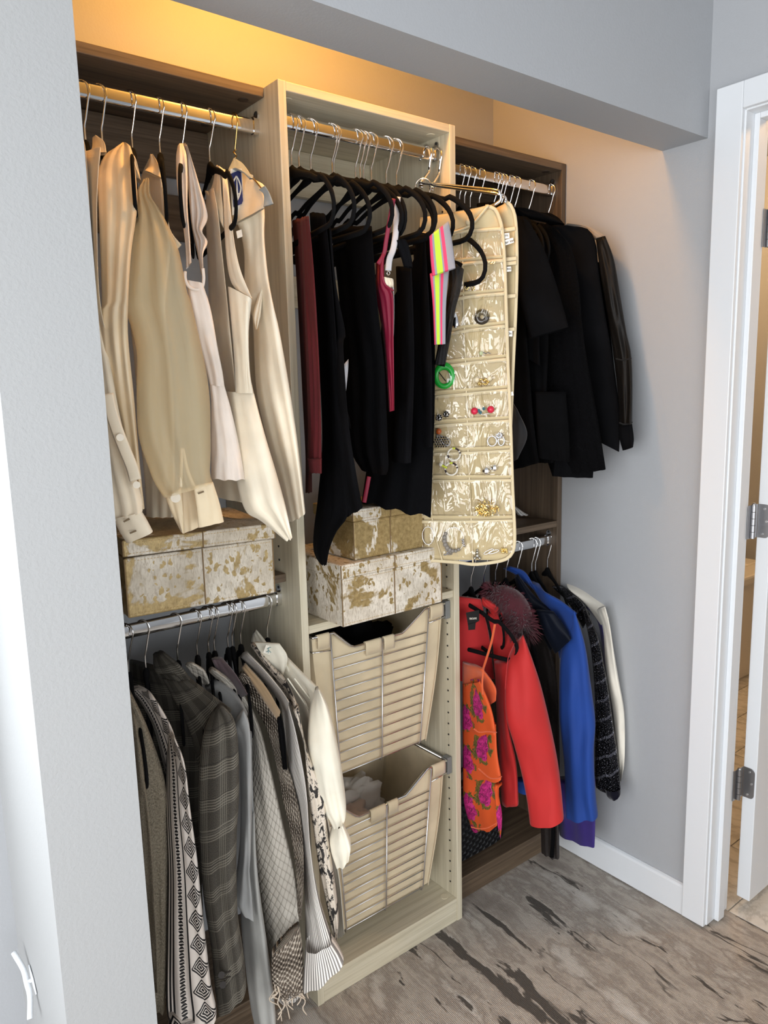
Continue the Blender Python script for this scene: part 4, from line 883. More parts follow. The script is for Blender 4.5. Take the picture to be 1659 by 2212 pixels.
# ------------------------------------------------------------------ tower: trousers, camisoles and the jewellery organizer
yB, zB = .045, ZTT
GB = 'clothes hanging in the light tower'
WINE = fabric('wine_crepe', srgb(82, 11, 17), .9, sheen=0)
BLKP = fabric('black_trouser_wool', (.0042, .0042, .005, 1), .95, sheen=0, var=.25)
BLKS = fabric('black_skirt_crepe', (.003, .003, .0036, 1), .95, sheen=0)
PINK = fabric('raspberry_satin', srgb(128, 14, 48), .6, sheen=0)
GREYC = fabric('pale_grey_satin', srgb(196, 196, 200), .55)
for x, ya, lb_ in ((.053, -11, 'wine red trousers'), (.071, -4, 'leftmost black trousers in the tower'), (.103, -1, 'wide black trousers in the tower'), (.157, -2, 'third pair of black trousers in the tower'), (.163, 5, 'raspberry camisole, sharing a spot on the rod'), (.223, -9, 'pale grey camisole'), (.234, 1, 'pair of black trousers with stitched waistband'), (.246, 6, 'narrow black trousers before the skirt'), (.266, 0, 'long black skirt'), (.312, 3, 'striped elastic waistband'), (.341, 10, 'empty frame nearest the jewellery organizer')):
    hanger('black velvet hanger of the '+lb_, x, yB, zB, ya, roll=math.radians(rnd.uniform(-2, 2)))
hanger('black velvet hanger hooked lower, carrying the black mesh top', .405, .02, zB-.085, -2)

g = gar('wine_trousers', 'wine red trousers folded over a hanger beside the tower panel', 'trousers', .06, yB, 1.1, GB)
cloth('leg', WINE, g, E('d', '85,108 108,400 130,800 150,1200 165,1500 165,1725', (.10, .06)), E('d', '140,92 160,400 185,900 200,1300 205,1720', (-.02, -.05)), .03, n=44, fold=(2, .007), ramp=(.6, 1))
cloth('leg', WINE, g, E('d', '135,95 150,400 168,900 180,1300 178,1520 195,1605', (-.02, -.06)), E('d', '186,82 216,400 246,900 260,1300 263,1605', (-.12, -.13)), .035, n=44, fold=(3, .008), ramp=(.6, 1))
cloth('turn_up', WINE, g, E('d', '176,1522 190,1600', -.075), E('d', '263,1520 263,1608', -.14), .04, n=6, fold=(1, .001))

g = gar('black_trousers', 'black trousers with a long leg reaching the gold boxes', 'trousers', .09, yB, .95, GB)
cloth('leg', BLKP, g, E('d', '190,62 212,400 244,900 265,1400 240,1750 215,1950 215,2080 255,2148', (.08, -.06)), E('d', '285,70 320,400 350,800 378,1200 408,1600 425,1840 355,1950 312,2050 292,2150', (-.12, -.15)), .04, n=50, fold=(3, .006), ramp=(.5, 1))
cloth('leg', BLKP, g, E('d', '280,120 300,600 320,1000 345,1400 380,1750 400,1870', (-.06, -.10)), E('d', '320,150 348,480 404,765 392,830 400,1000 425,1320 470,1620 507,1812', (-.12, -.20)), .04, n=46, fold=(2, .007), ramp=(.5, 1))
cloth('pocket_edge', BLKP, g, E('d', '395,1225 410,1290 432,1345', -.15), E('d', '408,1212 425,1270 438,1340', -.155), .012, n=8, fold=(1, .001))
g = gar('black_trousers', 'broad black trousers draped flat over the bar, left of the raspberry strap', 'trousers', .13, yB, 1.2, GB)
cloth('leg', BLKS, g, E('d', '318,152 360,500 388,900 410,1250 440,1480 500,1590', (.08, -.04)), E('d', '562,138 596,600 640,1000 656,1400 662,1570 648,1618', (-.12, -.15)), .04, n=46, m=36, fold=(3, .010), ramp=(.4, 1))
g = gar('white_slip', 'sliver of white lining showing between the black trousers', 'lining', .14, yB, 1.5, GB)
cloth('panel', GREYC, g, E('d', '374,985 388,1050 402,1135', -.10), E('d', '422,928 420,1000 406,1138', -.11), .008, n=8, fold=(1, .001))

g = gar('raspberry_camisole', 'raspberry red satin camisole with thin straps', 'camisole', .18, yB, 1.35, GB)
cloth('bodice', PINK, g, E('d', '585,360 588,550 630,800 655,1100 666,1242', (-.06, -.13)), E('d', '636,300 640,470 688,545 692,800 695,1100 696,1234', (-.12, -.18)), .03, n=34, fold=(3, .005), ramp=(1, 1))
strip('strap', PINK, g, E('d', '692,-30 665,120 648,220 634,300 600,360', (-.17, -.14)), .009, .003, up=AZ)
strip('neck_binding', PINK, g, [tocam(p, .02) for p in E('d', '634,300 622,400 640,480 690,520', -.165)], .004, .003, up=AZ)
strip('strap', PINK, g, E('d', '545,1630 532,1700 516,1785', -.14), .009, .003, up=AZ)
g = gar('grey_camisole', 'pale grey camisole with ring strap behind the raspberry one', 'camisole', .22, yB, 1.5, GB)
cloth('bodice', GREYC, g, E('d', '636,440 655,500 670,700 676,900', -.10), E('d', '692,455 696,600 694,750 686,905', -.14), .02, n=20, fold=(1, .003))
cloth('neck_fold', CREAM, g, E('d', '634,440 640,475 650,490', -.14), E('d', '690,452 694,480 690,500', -.155), .02, n=8, fold=(2, .003))
strip('strap', GREYC, g, E('d', '722,-40 708,80 704,180 690,270 668,330 660,400', (-.15, -.16)), .013, .003, up=AZ)
MB().tube(crom([tocam(p, .004) for p in E('d', '660,400 652,415 660,428 670,415 660,400', -.165)], 16), .0011, 6).build('strap_ring', CHROME, g, smooth=True)

g = gar('black_trousers', 'black trousers with a stitched waistband right of the grey strap', 'trousers', .24, yB, 1.3, GB)
cloth('leg', BLKP, g, E('d', '705,380 715,700 710,1000 700,1300 690,1542', (-.04, -.08)), E('d', '800,385 812,700 815,1000 806,1300 796,1546', (-.14, -.16)), .04, n=40, fold=(2, .006))
cloth('waistband', BLKP, g, E('d', '706,225 720,280 742,340 752,378', -.15), E('d', '765,216 785,260 802,340 806,382', -.17), .025, n=14, fold=(1, .001))
g = gar('black_trousers', 'narrow black trousers with side seam next to the striped band', 'trousers', .26, yB, 1.3, GB)
cloth('leg', BLKP, g, E('d', '800,190 815,400 818,900 812,1448', (.0, -.06)), E('d', '880,180 905,600 922,1000 924,1452', (-.14, -.16)), .04, n=40, fold=(2, .007))
g = gar('black_skirt', 'long black skirt with a dipping hem over the gold boxes', 'skirt', .28, yB, 1.15, GB)
cloth('skirt', BLKS, g, E('d', '620,700 590,1100 550,1450 520,1650 500,1778', (.05, .0)), E('d', '905,170 936,700 938,1200 928,1500 914,1866', (-.10, -.15)), .05, n=48, m=44, fold=(3, .010), ramp=(.2, 1), hem=.003)

# striped elastic waistband
def waist(w_): 
    t = NT('striped_elastic', .85); x, y, z = t.xyz(t.co('UV')); f = t.math('DIVIDE', t.math('ABSOLUTE', x), w_)
    G_ = srgb(150, 150, 158); K_ = srgb(226, 70, 110); Y_ = srgb(190, 224, 60)
    t.color(t.ramp(f, [(0, K_), (.13, G_), (.22, Y_), (.47, G_), (.54, K_), (.68, G_)], 'CONSTANT')); t.bump(t.noise(t.co('UV', (1500, 300, 1)), 1, 1), .4, .001); return t.m
g = gar('striped_waistband', 'grey elastic waistband striped neon yellow and pink', 'waistband', .31, yB, 1.6, GB)
L_, R2 = E('d', '905,198 912,330 922,432', -.17), E('d', '1022,106 1046,250 1062,385', (-.19, -.21))
cloth('fold', waist(sum((b-a).length for a, b in zip(L_, R2))/3), g, L_, R2, .018, n=14, fold=(1, .001), nz=.001, prof=.4)
L_, R2 = E('d', '908,420 925,600 935,842', -.15), E('d', '1024,395 1006,600 1002,838', -.17)
cloth('tail', waist(sum((b-a).length for a, b in zip(L_, R2))/3), g, L_, R2, .018, n=18, fold=(1, .003), nz=.001, prof=.4)
t = NT('black_mesh', .8, base=(.006, .005, .005, 1)); t.p.inputs['Alpha'].default_value = .82; MESHB = t.m
g = gar('mesh_shirt', 'black mesh top hanging from the lowered hanger', 'top', .405, .02, 1.4, GB)
cloth('body', MESHB, g, E('d', '1005,330 1020,450 1005,620 975,800 938,965', -.13), E('d', '1112,395 1092,520 1064,620 1036,780 1002,960', (-.17, -.16)), .03, n=30, fold=(3, .006), ramp=(1, 1))
cloth('lining', BLKS, g, E('d', '1030,330 1020,480 985,700 935,960', -.12), E('d', '1105,360 1050,500 1020,700 998,975', -.14), .02, n=20, fold=(2, .004))

# ------------------------------------------------------------------ jewellery organizer
OA, OB = P(1105, 700, -.205), P(905, 1100, -.035)
_on = Vector((-(OA-OB).y, (OA-OB).x, 0)).normalized()
if _on.dot(CAM-OA) < 0: _on = -_on
def OG(view, s, off=0.0):
    ox, oy, sc = VIEW[view]; out = []
    for w_ in s.split():
        x, y = (float(c) for c in w_.split(',')); px, py = ox+x/sc, oy+y/sc
        d = AX*((px-829.5)/FPX) - AY*((py-1106)/FPX) + AZ; tt = (OA+_on*off-CAM).dot(_on)/d.dot(_on); out.append(CAM+d*tt)
    return out
CANV = fabric('natural_canvas', srgb(198, 180, 140), .9, weave=700, bump=.4)
TAPE = fabric('canvas_tape', srgb(212, 196, 160), .85, weave=900, bump=.3)
t = NT('clear_vinyl', .06); n1 = t.noise(t.co('Object', (1, 1, .4)), 20, 2, .5, 1.8)
bn_ = t.nt.nodes.new('ShaderNodeBump'); t.nt.links.new(n1, bn_.inputs['Height']); bn_.inputs['Strength'].default_value = .8; bn_.inputs['Distance'].default_value = .02
gl_ = t.n('BsdfGlossy', i_Roughness=.05, i_Normal=bn_.outputs[0]); tr_ = t.n('BsdfTransparent', i_Color=(.97, .96, .94, 1)); fr_ = t.n('Fresnel', i_IOR=1.5, i_Normal=bn_.outputs[0])
mx_ = t.n('MixShader', i_0=t.math('MINIMUM', .3, t.math('ADD', .04, t.math('MULTIPLY', fr_, 1.3))), i_1=tr_, i_2=gl_); t.nt.links.new(mx_, t.nt.nodes['Material Output'].inputs[0]); VINYL = t.m
og = thing('jewellery_organizer', 'cream canvas jewellery organizer with clear vinyl pockets', 'organizer', (.46, -.15, 1.1))
def sheet(name, mat, parent, Ls, Rs, th, n=30, m=20, amp=.002, view='e'):
    L, R = crom(OG(view, Ls), n), crom(OG(view, Rs), n); mb = MB(); rows = []
    uv = []
    for i in range(n):
        row = []
        for k in range(m):
            a = 2*PI*k/m; u = .5-.5*math.cos(a); e = math.copysign(abs(math.sin(a))**.35, math.sin(a))
            row.append(L[i].lerp(R[i], u)+_on*(th/2*e-th/2-.0005+amp*noise.noise(Vector((u*5, i*.35, 3))))); uv.append((u*.2, -i*.02))
        rows.append(row)
    mb.grid(rows, True); mb.f += [tuple(range(m)), tuple(range((n-1)*m, n*m))[::-1]]; mb.uv = uv
    return mb.build(name, mat, parent, smooth=True)
LE = '20,190 40,400 60,700 75,1000 70,1300 60,1700 30,1900 20,2130'
sheet('canvas_panel', CANV, og, '40,140 20,250 30,700 40,1100 40,1500 30,1900 30,2130', '400,72 468,95 495,190 510,400 520,700 530,1000 543,1300 556,1700 568,1950 566,2050 548,2100 500,2132', .006, 44, 24)
MB().tube(crom(OG('e', '400,70 455,85 490,165 502,250 512,400 522,700 532,1000 545,1300 558,1700 570,1950 568,2050 550,2100 510,2130 420,2148 330,2156 250,2146 150,2138 20,2130', .002), 90), .0042, 8, flat=.6, up=_on).build('edge_binding', TAPE, og, smooth=True)
# back leaf, showing past the right edge of the front one
bk = []
m_off = Vector((.022, .012, 0))
bl = [p+m_off for p in crom(OG('e', '440,60 470,200 480,500 490,800 500,1100 505,1350'), 24)]; br = [p for p in crom(OG('e', '535,45 576,150 584,400 576,700 562,1000 555,1180 546,1380', -.02), 24)]
cloth('back_leaf', CANV, og, [p-_on*.014 for p in bl], br, .006, n=30, fold=(1, .001), nz=.001)
MB().tube(crom(OG('e', '520,42 545,60 576,150 584,400 576,700 562,1000 555,1180 546,1380', -.018), 40), .004, 8, flat=.6, up=_on).build('back_binding', TAPE, og, smooth=True)
for s_ in ('503,210 575,198', '512,380 583,372', '514,405 582,398', '522,595 578,590', '530,790 572,785'):
    strip('back_tape', TAPE, og, OG('e', s_, -.012), .009, .003, up=_on)
# flap folded over the bar with a button
fl = MB(); A_ = crom(OG('e', '20,135 120,120 240,100 330,85 412,62', .004), 20); B_ = crom(OG('e', '20,225 120,225 210,218 270,200 330,165 375,115 418,66', .006), 20)
fl.grid([[a.lerp(b, k/6)+_on*.004*math.sin(PI*k/6) for k in range(7)] for a, b in zip(A_, B_)]); o = fl.build('flap', CANV, og, smooth=True); md = o.modifiers.new('s', 'SOLIDIFY'); md.thickness = .003
MB().tube(crom(OG('e', '20,226 120,226 210,219 270,201 330,166 375,116 420,62', .009), 30), .0028, 8).build('flap_binding', TAPE, og, smooth=True)
MB().ball(OG('e', '302,160', .014)[0], .0075, 14, 8).build('button', TAPE, og, smooth=True)
rowsO = [((200, 232), (500, 200)), ((120, 440), (505, 385)), ((120, 640), (512, 578)), ((110, 828), (515, 768)), ((105, 1010), (522, 962)), ((100, 1180), (530, 1142)), ((100, 1350), (538, 1322)), ((90, 1512), (548, 1495)), ((80, 1670), (556, 1668)), ((30, 1905), (562, 1903)), ((30, 2130), (560, 2118))]
mids = [(262, 215), (268, 405), (272, 600), (278, 795), (285, 985), (290, 1162), (296, 1335), (300, 1506), (308, 1668), (318, 1905), (328, 2148)]
for i, ((xa, ya), (xb, yb)) in enumerate(rowsO[:-1]):
    mx, my = mids[i]
    strip('pocket_tape', TAPE, og, OG('e', '%d,%d %d,%d %d,%d' % (xa, ya+3, mx, my+3, xb, yb), .0035), .0085, .003, up=_on)
    if i: strip('pocket_tape', CANV, og, OG('e', '%d,%d %d,%d %d,%d' % (xa, ya-28, mx, my-26, xb, yb-25), .003), .008, .003, up=_on)
    (xc, yc), (xd, yd) = rowsO[i+1]; nx_, ny_ = mids[i+1]; bt = 30
    for (p, q, r_, s2) in (((mx, my), (xb, yb), (nx_, ny_-bt), (xd, yd-bt)), ((xa, ya), (mx, my), (xc, yc-bt), (nx_, ny_-bt))):
        a, b, c, d = OG('e', '%d,%d %d,%d %d,%d %d,%d' % (p+q+r_+s2), .004)
        mb = MB(); NN = 10
        mb.grid([[(a.lerp(b, k/NN)).lerp(c.lerp(d, k/NN), j/NN)+_on*(.007*math.sin(PI*k/NN)*math.sin(PI*(j+1)/(NN+1.5))+.0035*noise.noise(Vector((k*.55+i*7+mx, j*.45, i)))*math.sin(PI*k/NN)) for k in range(NN+1)] for j in range(NN+1)])
        mb.build('vinyl_pocket', VINYL, og, smooth=True)
strip('centre_stitching', TAPE, og, OG('e', ' '.join('%d,%d' % q for q in mids), .003), .004, .002, up=_on)
strip('left_stitching', TAPE, og, OG('e', '105,1010 100,1350 90,1670 92,1905 150,2138', .003), .004, .002, up=_on)
TAGW = NT('tag_white', .5, base=srgb(238, 236, 228)).m; INK = NT('tag_ink', .7, base=(.02, .02, .02, 1)).m
for nm, s_, tx, ta, hh in (('label', '506,228 540,224 542,255 510,260', 'ns', '508,240 540,236', .008), ('label', '506,268 562,252 568,280 510,300', 'Cer ior', '508,284 562,268', .0085), ('label', '512,424 550,420 552,448 514,453', 'Ons', '514,436 550,432', .008), ('label', '524,796 558,795 558,828 526,828', 'On', '526,812 556,810', .008), ('care_tag', '538,1155 560,1148 566,1170 540,1176', None, None, 0)):
    pts = OG('e', s_, -.004); lb2 = MB().prism(pts, _on, .001).build(nm, TAGW, og)
    if tx: a, b = OG('e', ta, -.0025); text('lettering', tx, INK, lb2, a, b, hh, .001)
# heavy steel hanger carrying it
oh = thing('steel_hanger', 'heavy chrome double-bar hanger carrying the jewellery organizer', 'hanger', (.44, yB, zB))
for hx, bar in ((.437, (('p', '911,392 917,398 905,402', (.02, .01, .02)), '965,545 1000,552 1200,570 1490,600 1525,625 1532,665 1495,700 1430,722 1200,765 1000,800')), (.470, (('p', '934,398 940,403 926,407', (.02, .01, .02)), '1045,548 1060,565 1250,592 1500,625 1555,645 1568,672 1560,690'))):
    top = [Vector((hx, yB, zB))+p*1.0 for p in hook_path(.021, -.085, -.09)[:26]]
    ring = E('p', bar[0][1], bar[0][2]); b_ = E('k', bar[1], [.015-.20*min(1, max(0, (float(w_.split(',')[0])-960)/560)) for w_ in bar[1].split()])
    MB().tube(crom(top[::2]+ring[:1], 40), .0033, 10).build('hook', CHROME, oh, smooth=True)
    coil = []
    for k in range(30):
        a = k*.42; coil.append(ring[0]+Vector((.006*math.cos(a), -.006*math.sin(a), -.012*k/30)))
    MB().tube(coil, .003, 8).build('coil', CHROME, oh, smooth=True)
    MB().tube(crom(b_, 70), .0035, 10).build('bar', CHROME, oh, smooth=True)
# loose wire on the rod end
o = MB().tube(crom(E('k', '1085,555 1115,548 1145,525 1168,492', .03), 16), .0008, 6).build('loose_wire', BRASS, None, smooth=True); tag(o, 'thin bent wire end beside the steel hanger in the tower', 'wire')

# ------------------------------------------------------------------ jewellery in the pockets
GOLD = metal('gold', (.83, .62, .25, 1), .22); SILV = metal('silver', (.72, .72, .74, 1), .2)
GJ = 'jewellery in the organizer pockets'
def J(name, label, c, cat): 
    p = OG('m', c, .004)[0]; return thing(name, label, cat, tuple(p), GJ), p
_ux = Vector((OA.x-OB.x, OA.y-OB.y, 0)).normalized()
def jp(p, x, y, z=0.0): return p+_ux*x+Vector((0, 0, y))+_on*z
def jring(p, rx, ry, r, x=0, y=0, z=0.0, n=28): return [jp(p, x+rx*math.cos(2*PI*k/n), y+ry*math.sin(2*PI*k/n), z) for k in range(n)]
def plastic(n, c, r=.25): return NT(n, r, base=c).m
g, p = J('gold_earrings', 'pair of small gold buckle earrings in the second right pocket', '435,-85', 'earrings')
MB().tube([jp(p, x, y, .002) for x, y in ((-.012, -.004), (-.004, .008), (.002, .002), (-.006, -.009))], .0014, 6, closed=True).build('buckle', GOLD, g, smooth=True)
MB().tube(crom([jp(p, x, y, .003) for x, y in ((-.004, .010), (.004, .004), (.012, -.006), (.006, -.01))], 14), .0016, 6).build('hook', GOLD, g, smooth=True)
g, p = J('glass_pendant', 'round glass doughnut pendant, dark below and clear above', '538,170', 'pendant')
GLC = NT('smoke_glass', .05, base=srgb(150, 138, 104)); GLC.p.inputs['Transmission Weight'].default_value = .7; GLC = GLC.m
rr2 = [jring(p, .0175*a_, .0175*a_, 0, 0, 0, z_) for a_, z_ in ((.25, .0), (.28, .003), (.5, .0055), (.8, .005), (1, .0015), (1, 0), (.25, 0))]
m = MB(); m.grid(rr2, True); ob = m.build('ring', GLC, g, smooth=True)
low = MB(); low.grid([[jp(p, .0176*a_*math.cos(PI+PI*k/20), .0176*a_*math.sin(PI+PI*k/20), z_) for k in range(21)] for a_, z_ in ((.3, .0036), (.5, .006), (.8, .0055), (1, .002))]); low.build('dark_half', plastic('smoke_dark', srgb(52, 44, 34), .08), g, smooth=True)
g, p = J('bell_earring', 'silver bell-shaped drop earring in the left pocket', '322,205', 'earring')
m = MB(); m.grid([[jp(p, a_*math.cos(2*PI*k/14), y_, a_*math.sin(2*PI*k/14)*.5+.003) for k in range(14)] for a_, y_ in ((.001, .018), (.003, .014), (.006, .006), (.008, -.006), (.007, -.011))], True); m.build('bell', SILV, g, smooth=True)
MB().ball(jp(p, 0, -.013, .003), .004, 8, 6).build('bead', SILV, g, smooth=True)
g, p = J('charm_earring', 'tiny iridescent charm with a silver chain', '560,468', 'earring')
MB().ball(jp(p, -.008, 0, .003), .005, 6, 4).build('charm', plastic('iridescent', srgb(190, 200, 160), .1), g)
MB().tube([jp(p, x, y, .003) for x, y in ((-.003, .002), (.003, -.002), (.008, .001), (.014, -.002))], .0012, 6).build('chain', SILV, g)
g, p = J('green_buckle', 'bright green oval buckle with a dark prong', '228,655', 'buckle')
m = MB(); GR_ = plastic('green_plastic', srgb(22, 160, 50), .3); n_ = 30; o1 = []; 
rows = []
for a_ in range(8):
    t_ = 2*PI*a_/8; rows.append([jp(p, (.0195+.0062*math.cos(t_))*math.cos(2*PI*k/n_)*1.0, (.0235+(.006+.003*max(0, math.sin(2*PI*k/n_)))*math.cos(t_))*math.sin(2*PI*k/n_)-.001, .004+.003*math.sin(t_)) for k in range(n_)])
rows.append(rows[0]); m.grid(rows, True); m.build('ring', GR_, g, smooth=True)
MB().tube([jp(p, -.016, .014, .005), jp(p, .004, -.013, .005)], .0013, 6).build('prong', plastic('dark_metal_prong', srgb(40, 34, 28)), g)
g, p = J('gold_cluster', 'gold chain cluster with two pearls', '545,700', 'earrings')
r2 = random.Random(5); m = MB()
for i in range(26): m.ball(jp(p, r2.uniform(-.010, .014), r2.uniform(-.009, .005), r2.uniform(.002, .006)), r2.uniform(.0018, .0032), 7, 5)
m.build('chain', GOLD, g, smooth=True); PRL = plastic('pearl', srgb(226, 212, 180), .2)
for x, y, r in ((-.014, .004, .0065), (.016, .006, .006)): MB().ball(jp(p, x, y, .005), r, 12, 8).build('pearl', PRL, g, smooth=True)
g, p = J('red_bead_earrings', 'pair of coral red bead earrings with teal chips', '548,940', 'earrings')
CORAL = plastic('coral_bead', srgb(206, 34, 66), .35); TEAL = plastic('teal_chip', srgb(66, 110, 120), .3)
for x, y in ((-.020, -.001), (.018, .002)): MB().ball(jp(p, x, y, .006), .0085, 14, 10).build('bead', CORAL, g, smooth=True)
for x, y in ((-.006, -.005), (.002, .004), (-.010, .0)): MB().ball(jp(p, x, y, .005), .004, 5, 4).build('chip', TEAL, g)
MB().tube(crom([jp(p, x, y, .004) for x, y in ((-.008, -.006), (0, -.010), (.008, -.008), (.016, -.008))], 14), .0009, 5).build('wire', SILV, g, smooth=True)
g, p = J('crystal_earrings', 'two round crystal cluster studs in the left pocket', '222,985', 'earrings'); m = MB()
for cx, cy in ((-.010, -.004), (.007, .004)):
    for k in range(8): m.ball(jp(p, cx+.006*math.cos(k*PI/4), cy+.006*math.sin(k*PI/4), .004), .0028, 6, 4)
    m.ball(jp(p, cx, cy, .005), .004, 6, 4)
CRY = metal('crystal', (.86, .86, .88, 1), .08); m.build('crystals', CRY, g)
g, p = J('lattice_earring', 'leaf-shaped lattice earring studded with crystals and an orange bead', '205,1195', 'earring'); m = MB()
for ix in range(7):
    for iy in range(5):
        x, y = -.017+ix*.0058+(iy % 2)*.0029, -.012+iy*.0055
        if abs(x)/.024+abs(y)/.03 < 1: m.ball(jp(p, x, y, .004), .0026, 6, 4)
m.build('crystals', CRY, g); MB().tube(crom([jp(p, x, y, .004) for x, y in ((-.012, .018), (.004, .012), (.020, .004), (.018, -.010), (.004, -.004), (-.012, .018))], 26), .0012, 6).build('frame', DSTEEL, g, smooth=True)
MB().ball(jp(p, -.006, .024, .005), .0072, 12, 8).build('bead', plastic('orange_bead', srgb(176, 84, 34), .3), g, smooth=True)
g, p = J('silver_ring', 'plain silver ring leaning in the right pocket', '622,1192', 'ring')
MB().tube(jring(p, .0105, .0115, 0, 0, 0, .005), .0018, 8, closed=True).build('band', SILV, g, smooth=True)
g, p = J('crystal_ring', 'silver ring topped with a crystal flower', '690,1175', 'ring')
MB().tube(jring(p, .007, .011, 0, .002, -.004, .005), .0018, 8, closed=True).build('band', SILV, g, smooth=True); m = MB()
for k in range(7): m.ball(jp(p, -.002+.006*math.cos(k*.9), .008+.005*math.sin(k*.9), .007), .0034, 6, 4)
m.build('stones', CRY, g)
BEADC = [plastic('white_bead', srgb(226, 220, 206), .4), plastic('lime_bead', srgb(196, 206, 60), .4), plastic('plum_bead', srgb(44, 26, 34), .4)]
for lbl, c in (('upper beaded hoop earring in white, lime and plum', '310,1300'), ('lower beaded hoop earring in white, lime and plum', '288,1420')):
    g, p = J('beaded_hoop', lbl, c, 'earring'); R_h = .0145
    for k in range(26):
        mt_ = BEADC[1] if k in (6, 7) else BEADC[2] if k in (3, 4, 5, 1, 14, 15) else BEADC[0]
        MB().ball(jp(p, R_h*math.cos(2*PI*k/26), R_h*math.sin(2*PI*k/26), .008), .0024, 8, 6, (1, 1, 1)).build('bead', mt_, g, smooth=True)
    if 'lower' in lbl:
        for k, x in enumerate((-.012, -.016, -.020)): MB().ball(jp(p, x, .004+k*.002, .010), .003, 8, 6).build('bead', BEADC[1], g, smooth=True)
        MB().ball(jp(p, -.025, .011, .01), .0048, 10, 8).build('bead', BEADC[0], g, smooth=True)
g, p = J('crystal_drops', 'pair of large cut crystal drops', '605,1425', 'earrings')
for x, y, r in ((-.009, -.003, .0095), (.010, .004, .008)): MB().ball(jp(p, x, y, .006), r, 7, 5).build('stone', CRY, g)
g, p = J('gold_chain', 'tangled gold chain necklace in an oval bag', '578,1738', 'necklace'); r2 = random.Random(9)
for i in range(46):
    a0 = r2.uniform(0, 2*PI); rr3 = math.sqrt(r2.random()); x0, y0 = .026*rr3*math.cos(a0), .021*rr3*math.sin(a0); a1 = r2.uniform(0, PI)
    pts = [jp(p, max(-.028, min(.028, x0+(k-3)*.0036*math.cos(a1+.3*k))), max(-.022, min(.022, y0+(k-3)*.0036*math.sin(a1+.3*k))), .004+.002*r2.random()) for k in range(7)]
    m = MB()
    for k in range(6): m.tube([pts[k], pts[k].lerp(pts[k+1], .85)], .0013, 5)
    m.build('link', GOLD, g)
MB().tube(jring(p, .030, .0235, 0, 0, 0, .004, 40), .0008, 6, closed=True).build('bag_rim', VINYL, g, smooth=True)
g, p = J('bead_hoop', 'large silver hoop earring strung with grey beads', '308,2015', 'earring')
MB().tube(jring(p, .024, .030, 0, 0, .004, .004, 40), .0007, 6, closed=True).build('hoop', SILV, g, smooth=True); GRB = plastic('grey_bead', srgb(132, 126, 118), .35)
for k, r in enumerate((.0048, .0058, .006, .0062, .006, .0052, .005, .0046, .0044)):
    a = 2.6+k*.33; MB().ball(jp(p, .023*math.cos(a), .028*math.sin(a)+.004, .006), r, 12, 8).build('bead', GRB, g, smooth=True)
MB().box(0, .026, 0, .004, 0, .014).build('plate', GRB, g, bevel=.002).data.transform(Matrix.Translation(jp(p, -.012, -.036, .004)))
m = MB(); r2 = random.Random(2)
for i in range(22): m.ball(jp(p, r2.uniform(-.024, -.008), r2.uniform(-.034, -.022), .007), .002, 6, 4)
m.build('filigree', SILV, g)
for i in range(1):
    m = MB()
    for k in range(8): m.ball(jp(p, .022+r2.uniform(-.004, .004), -.004+r2.uniform(-.01, .01), .006), .003, 6, 4)
    m.build('charms', SILV, g)
g, p = J('hoop_earring', 'thin plain hoop earring at the left end of the bottom row', '95,1970', 'earring')
MB().tube(jring(p, .014, .022, 0, 0, 0, .003, 30), .0009, 6, closed=True).build('hoop', SILV, g, smooth=True)
g, p = J('silver_figure', 'little silver figure charm in the bottom corner pocket', '500,2120', 'charm'); m = MB()
for x, y, r in ((0, .010, .003), (0, .004, .0045), (0, -.004, .006), (-.006, -.010, .004), (.006, -.010, .004)): m.ball(jp(p, x, y, .005), r, 8, 6)
m.build('figure', metal('old_silver', (.5, .48, .42, 1), .3), g, smooth=True)
g, p = J('paper_clips', 'two silver wire clips in the bottom corner pocket', '608,2100', 'clips')
for dx, rot_ in ((-.004, .5), (.008, .3)):
    pts = []
    for k in range(20):
        a = 2*PI*k/20; x, y = .013*math.cos(a), .0035*math.sin(a); pts.append(jp(p, dx+x*math.cos(rot_)-y*math.sin(rot_), x*math.sin(rot_)+y*math.cos(rot_), .005))
    MB().tube(pts, .0009, 6, closed=True).build('clip', SILV, g, smooth=True)
g, p = J('gold_knot', 'small gold and silver knot earring in the bottom corner pocket', '722,2092', 'earring'); m = MB()
for k in range(14): m.ball(jp(p, .006*math.cos(k*1.3), .005*math.sin(k*2.1), .005), .0028, 6, 4)
m.build('knot', GOLD, g, smooth=True)
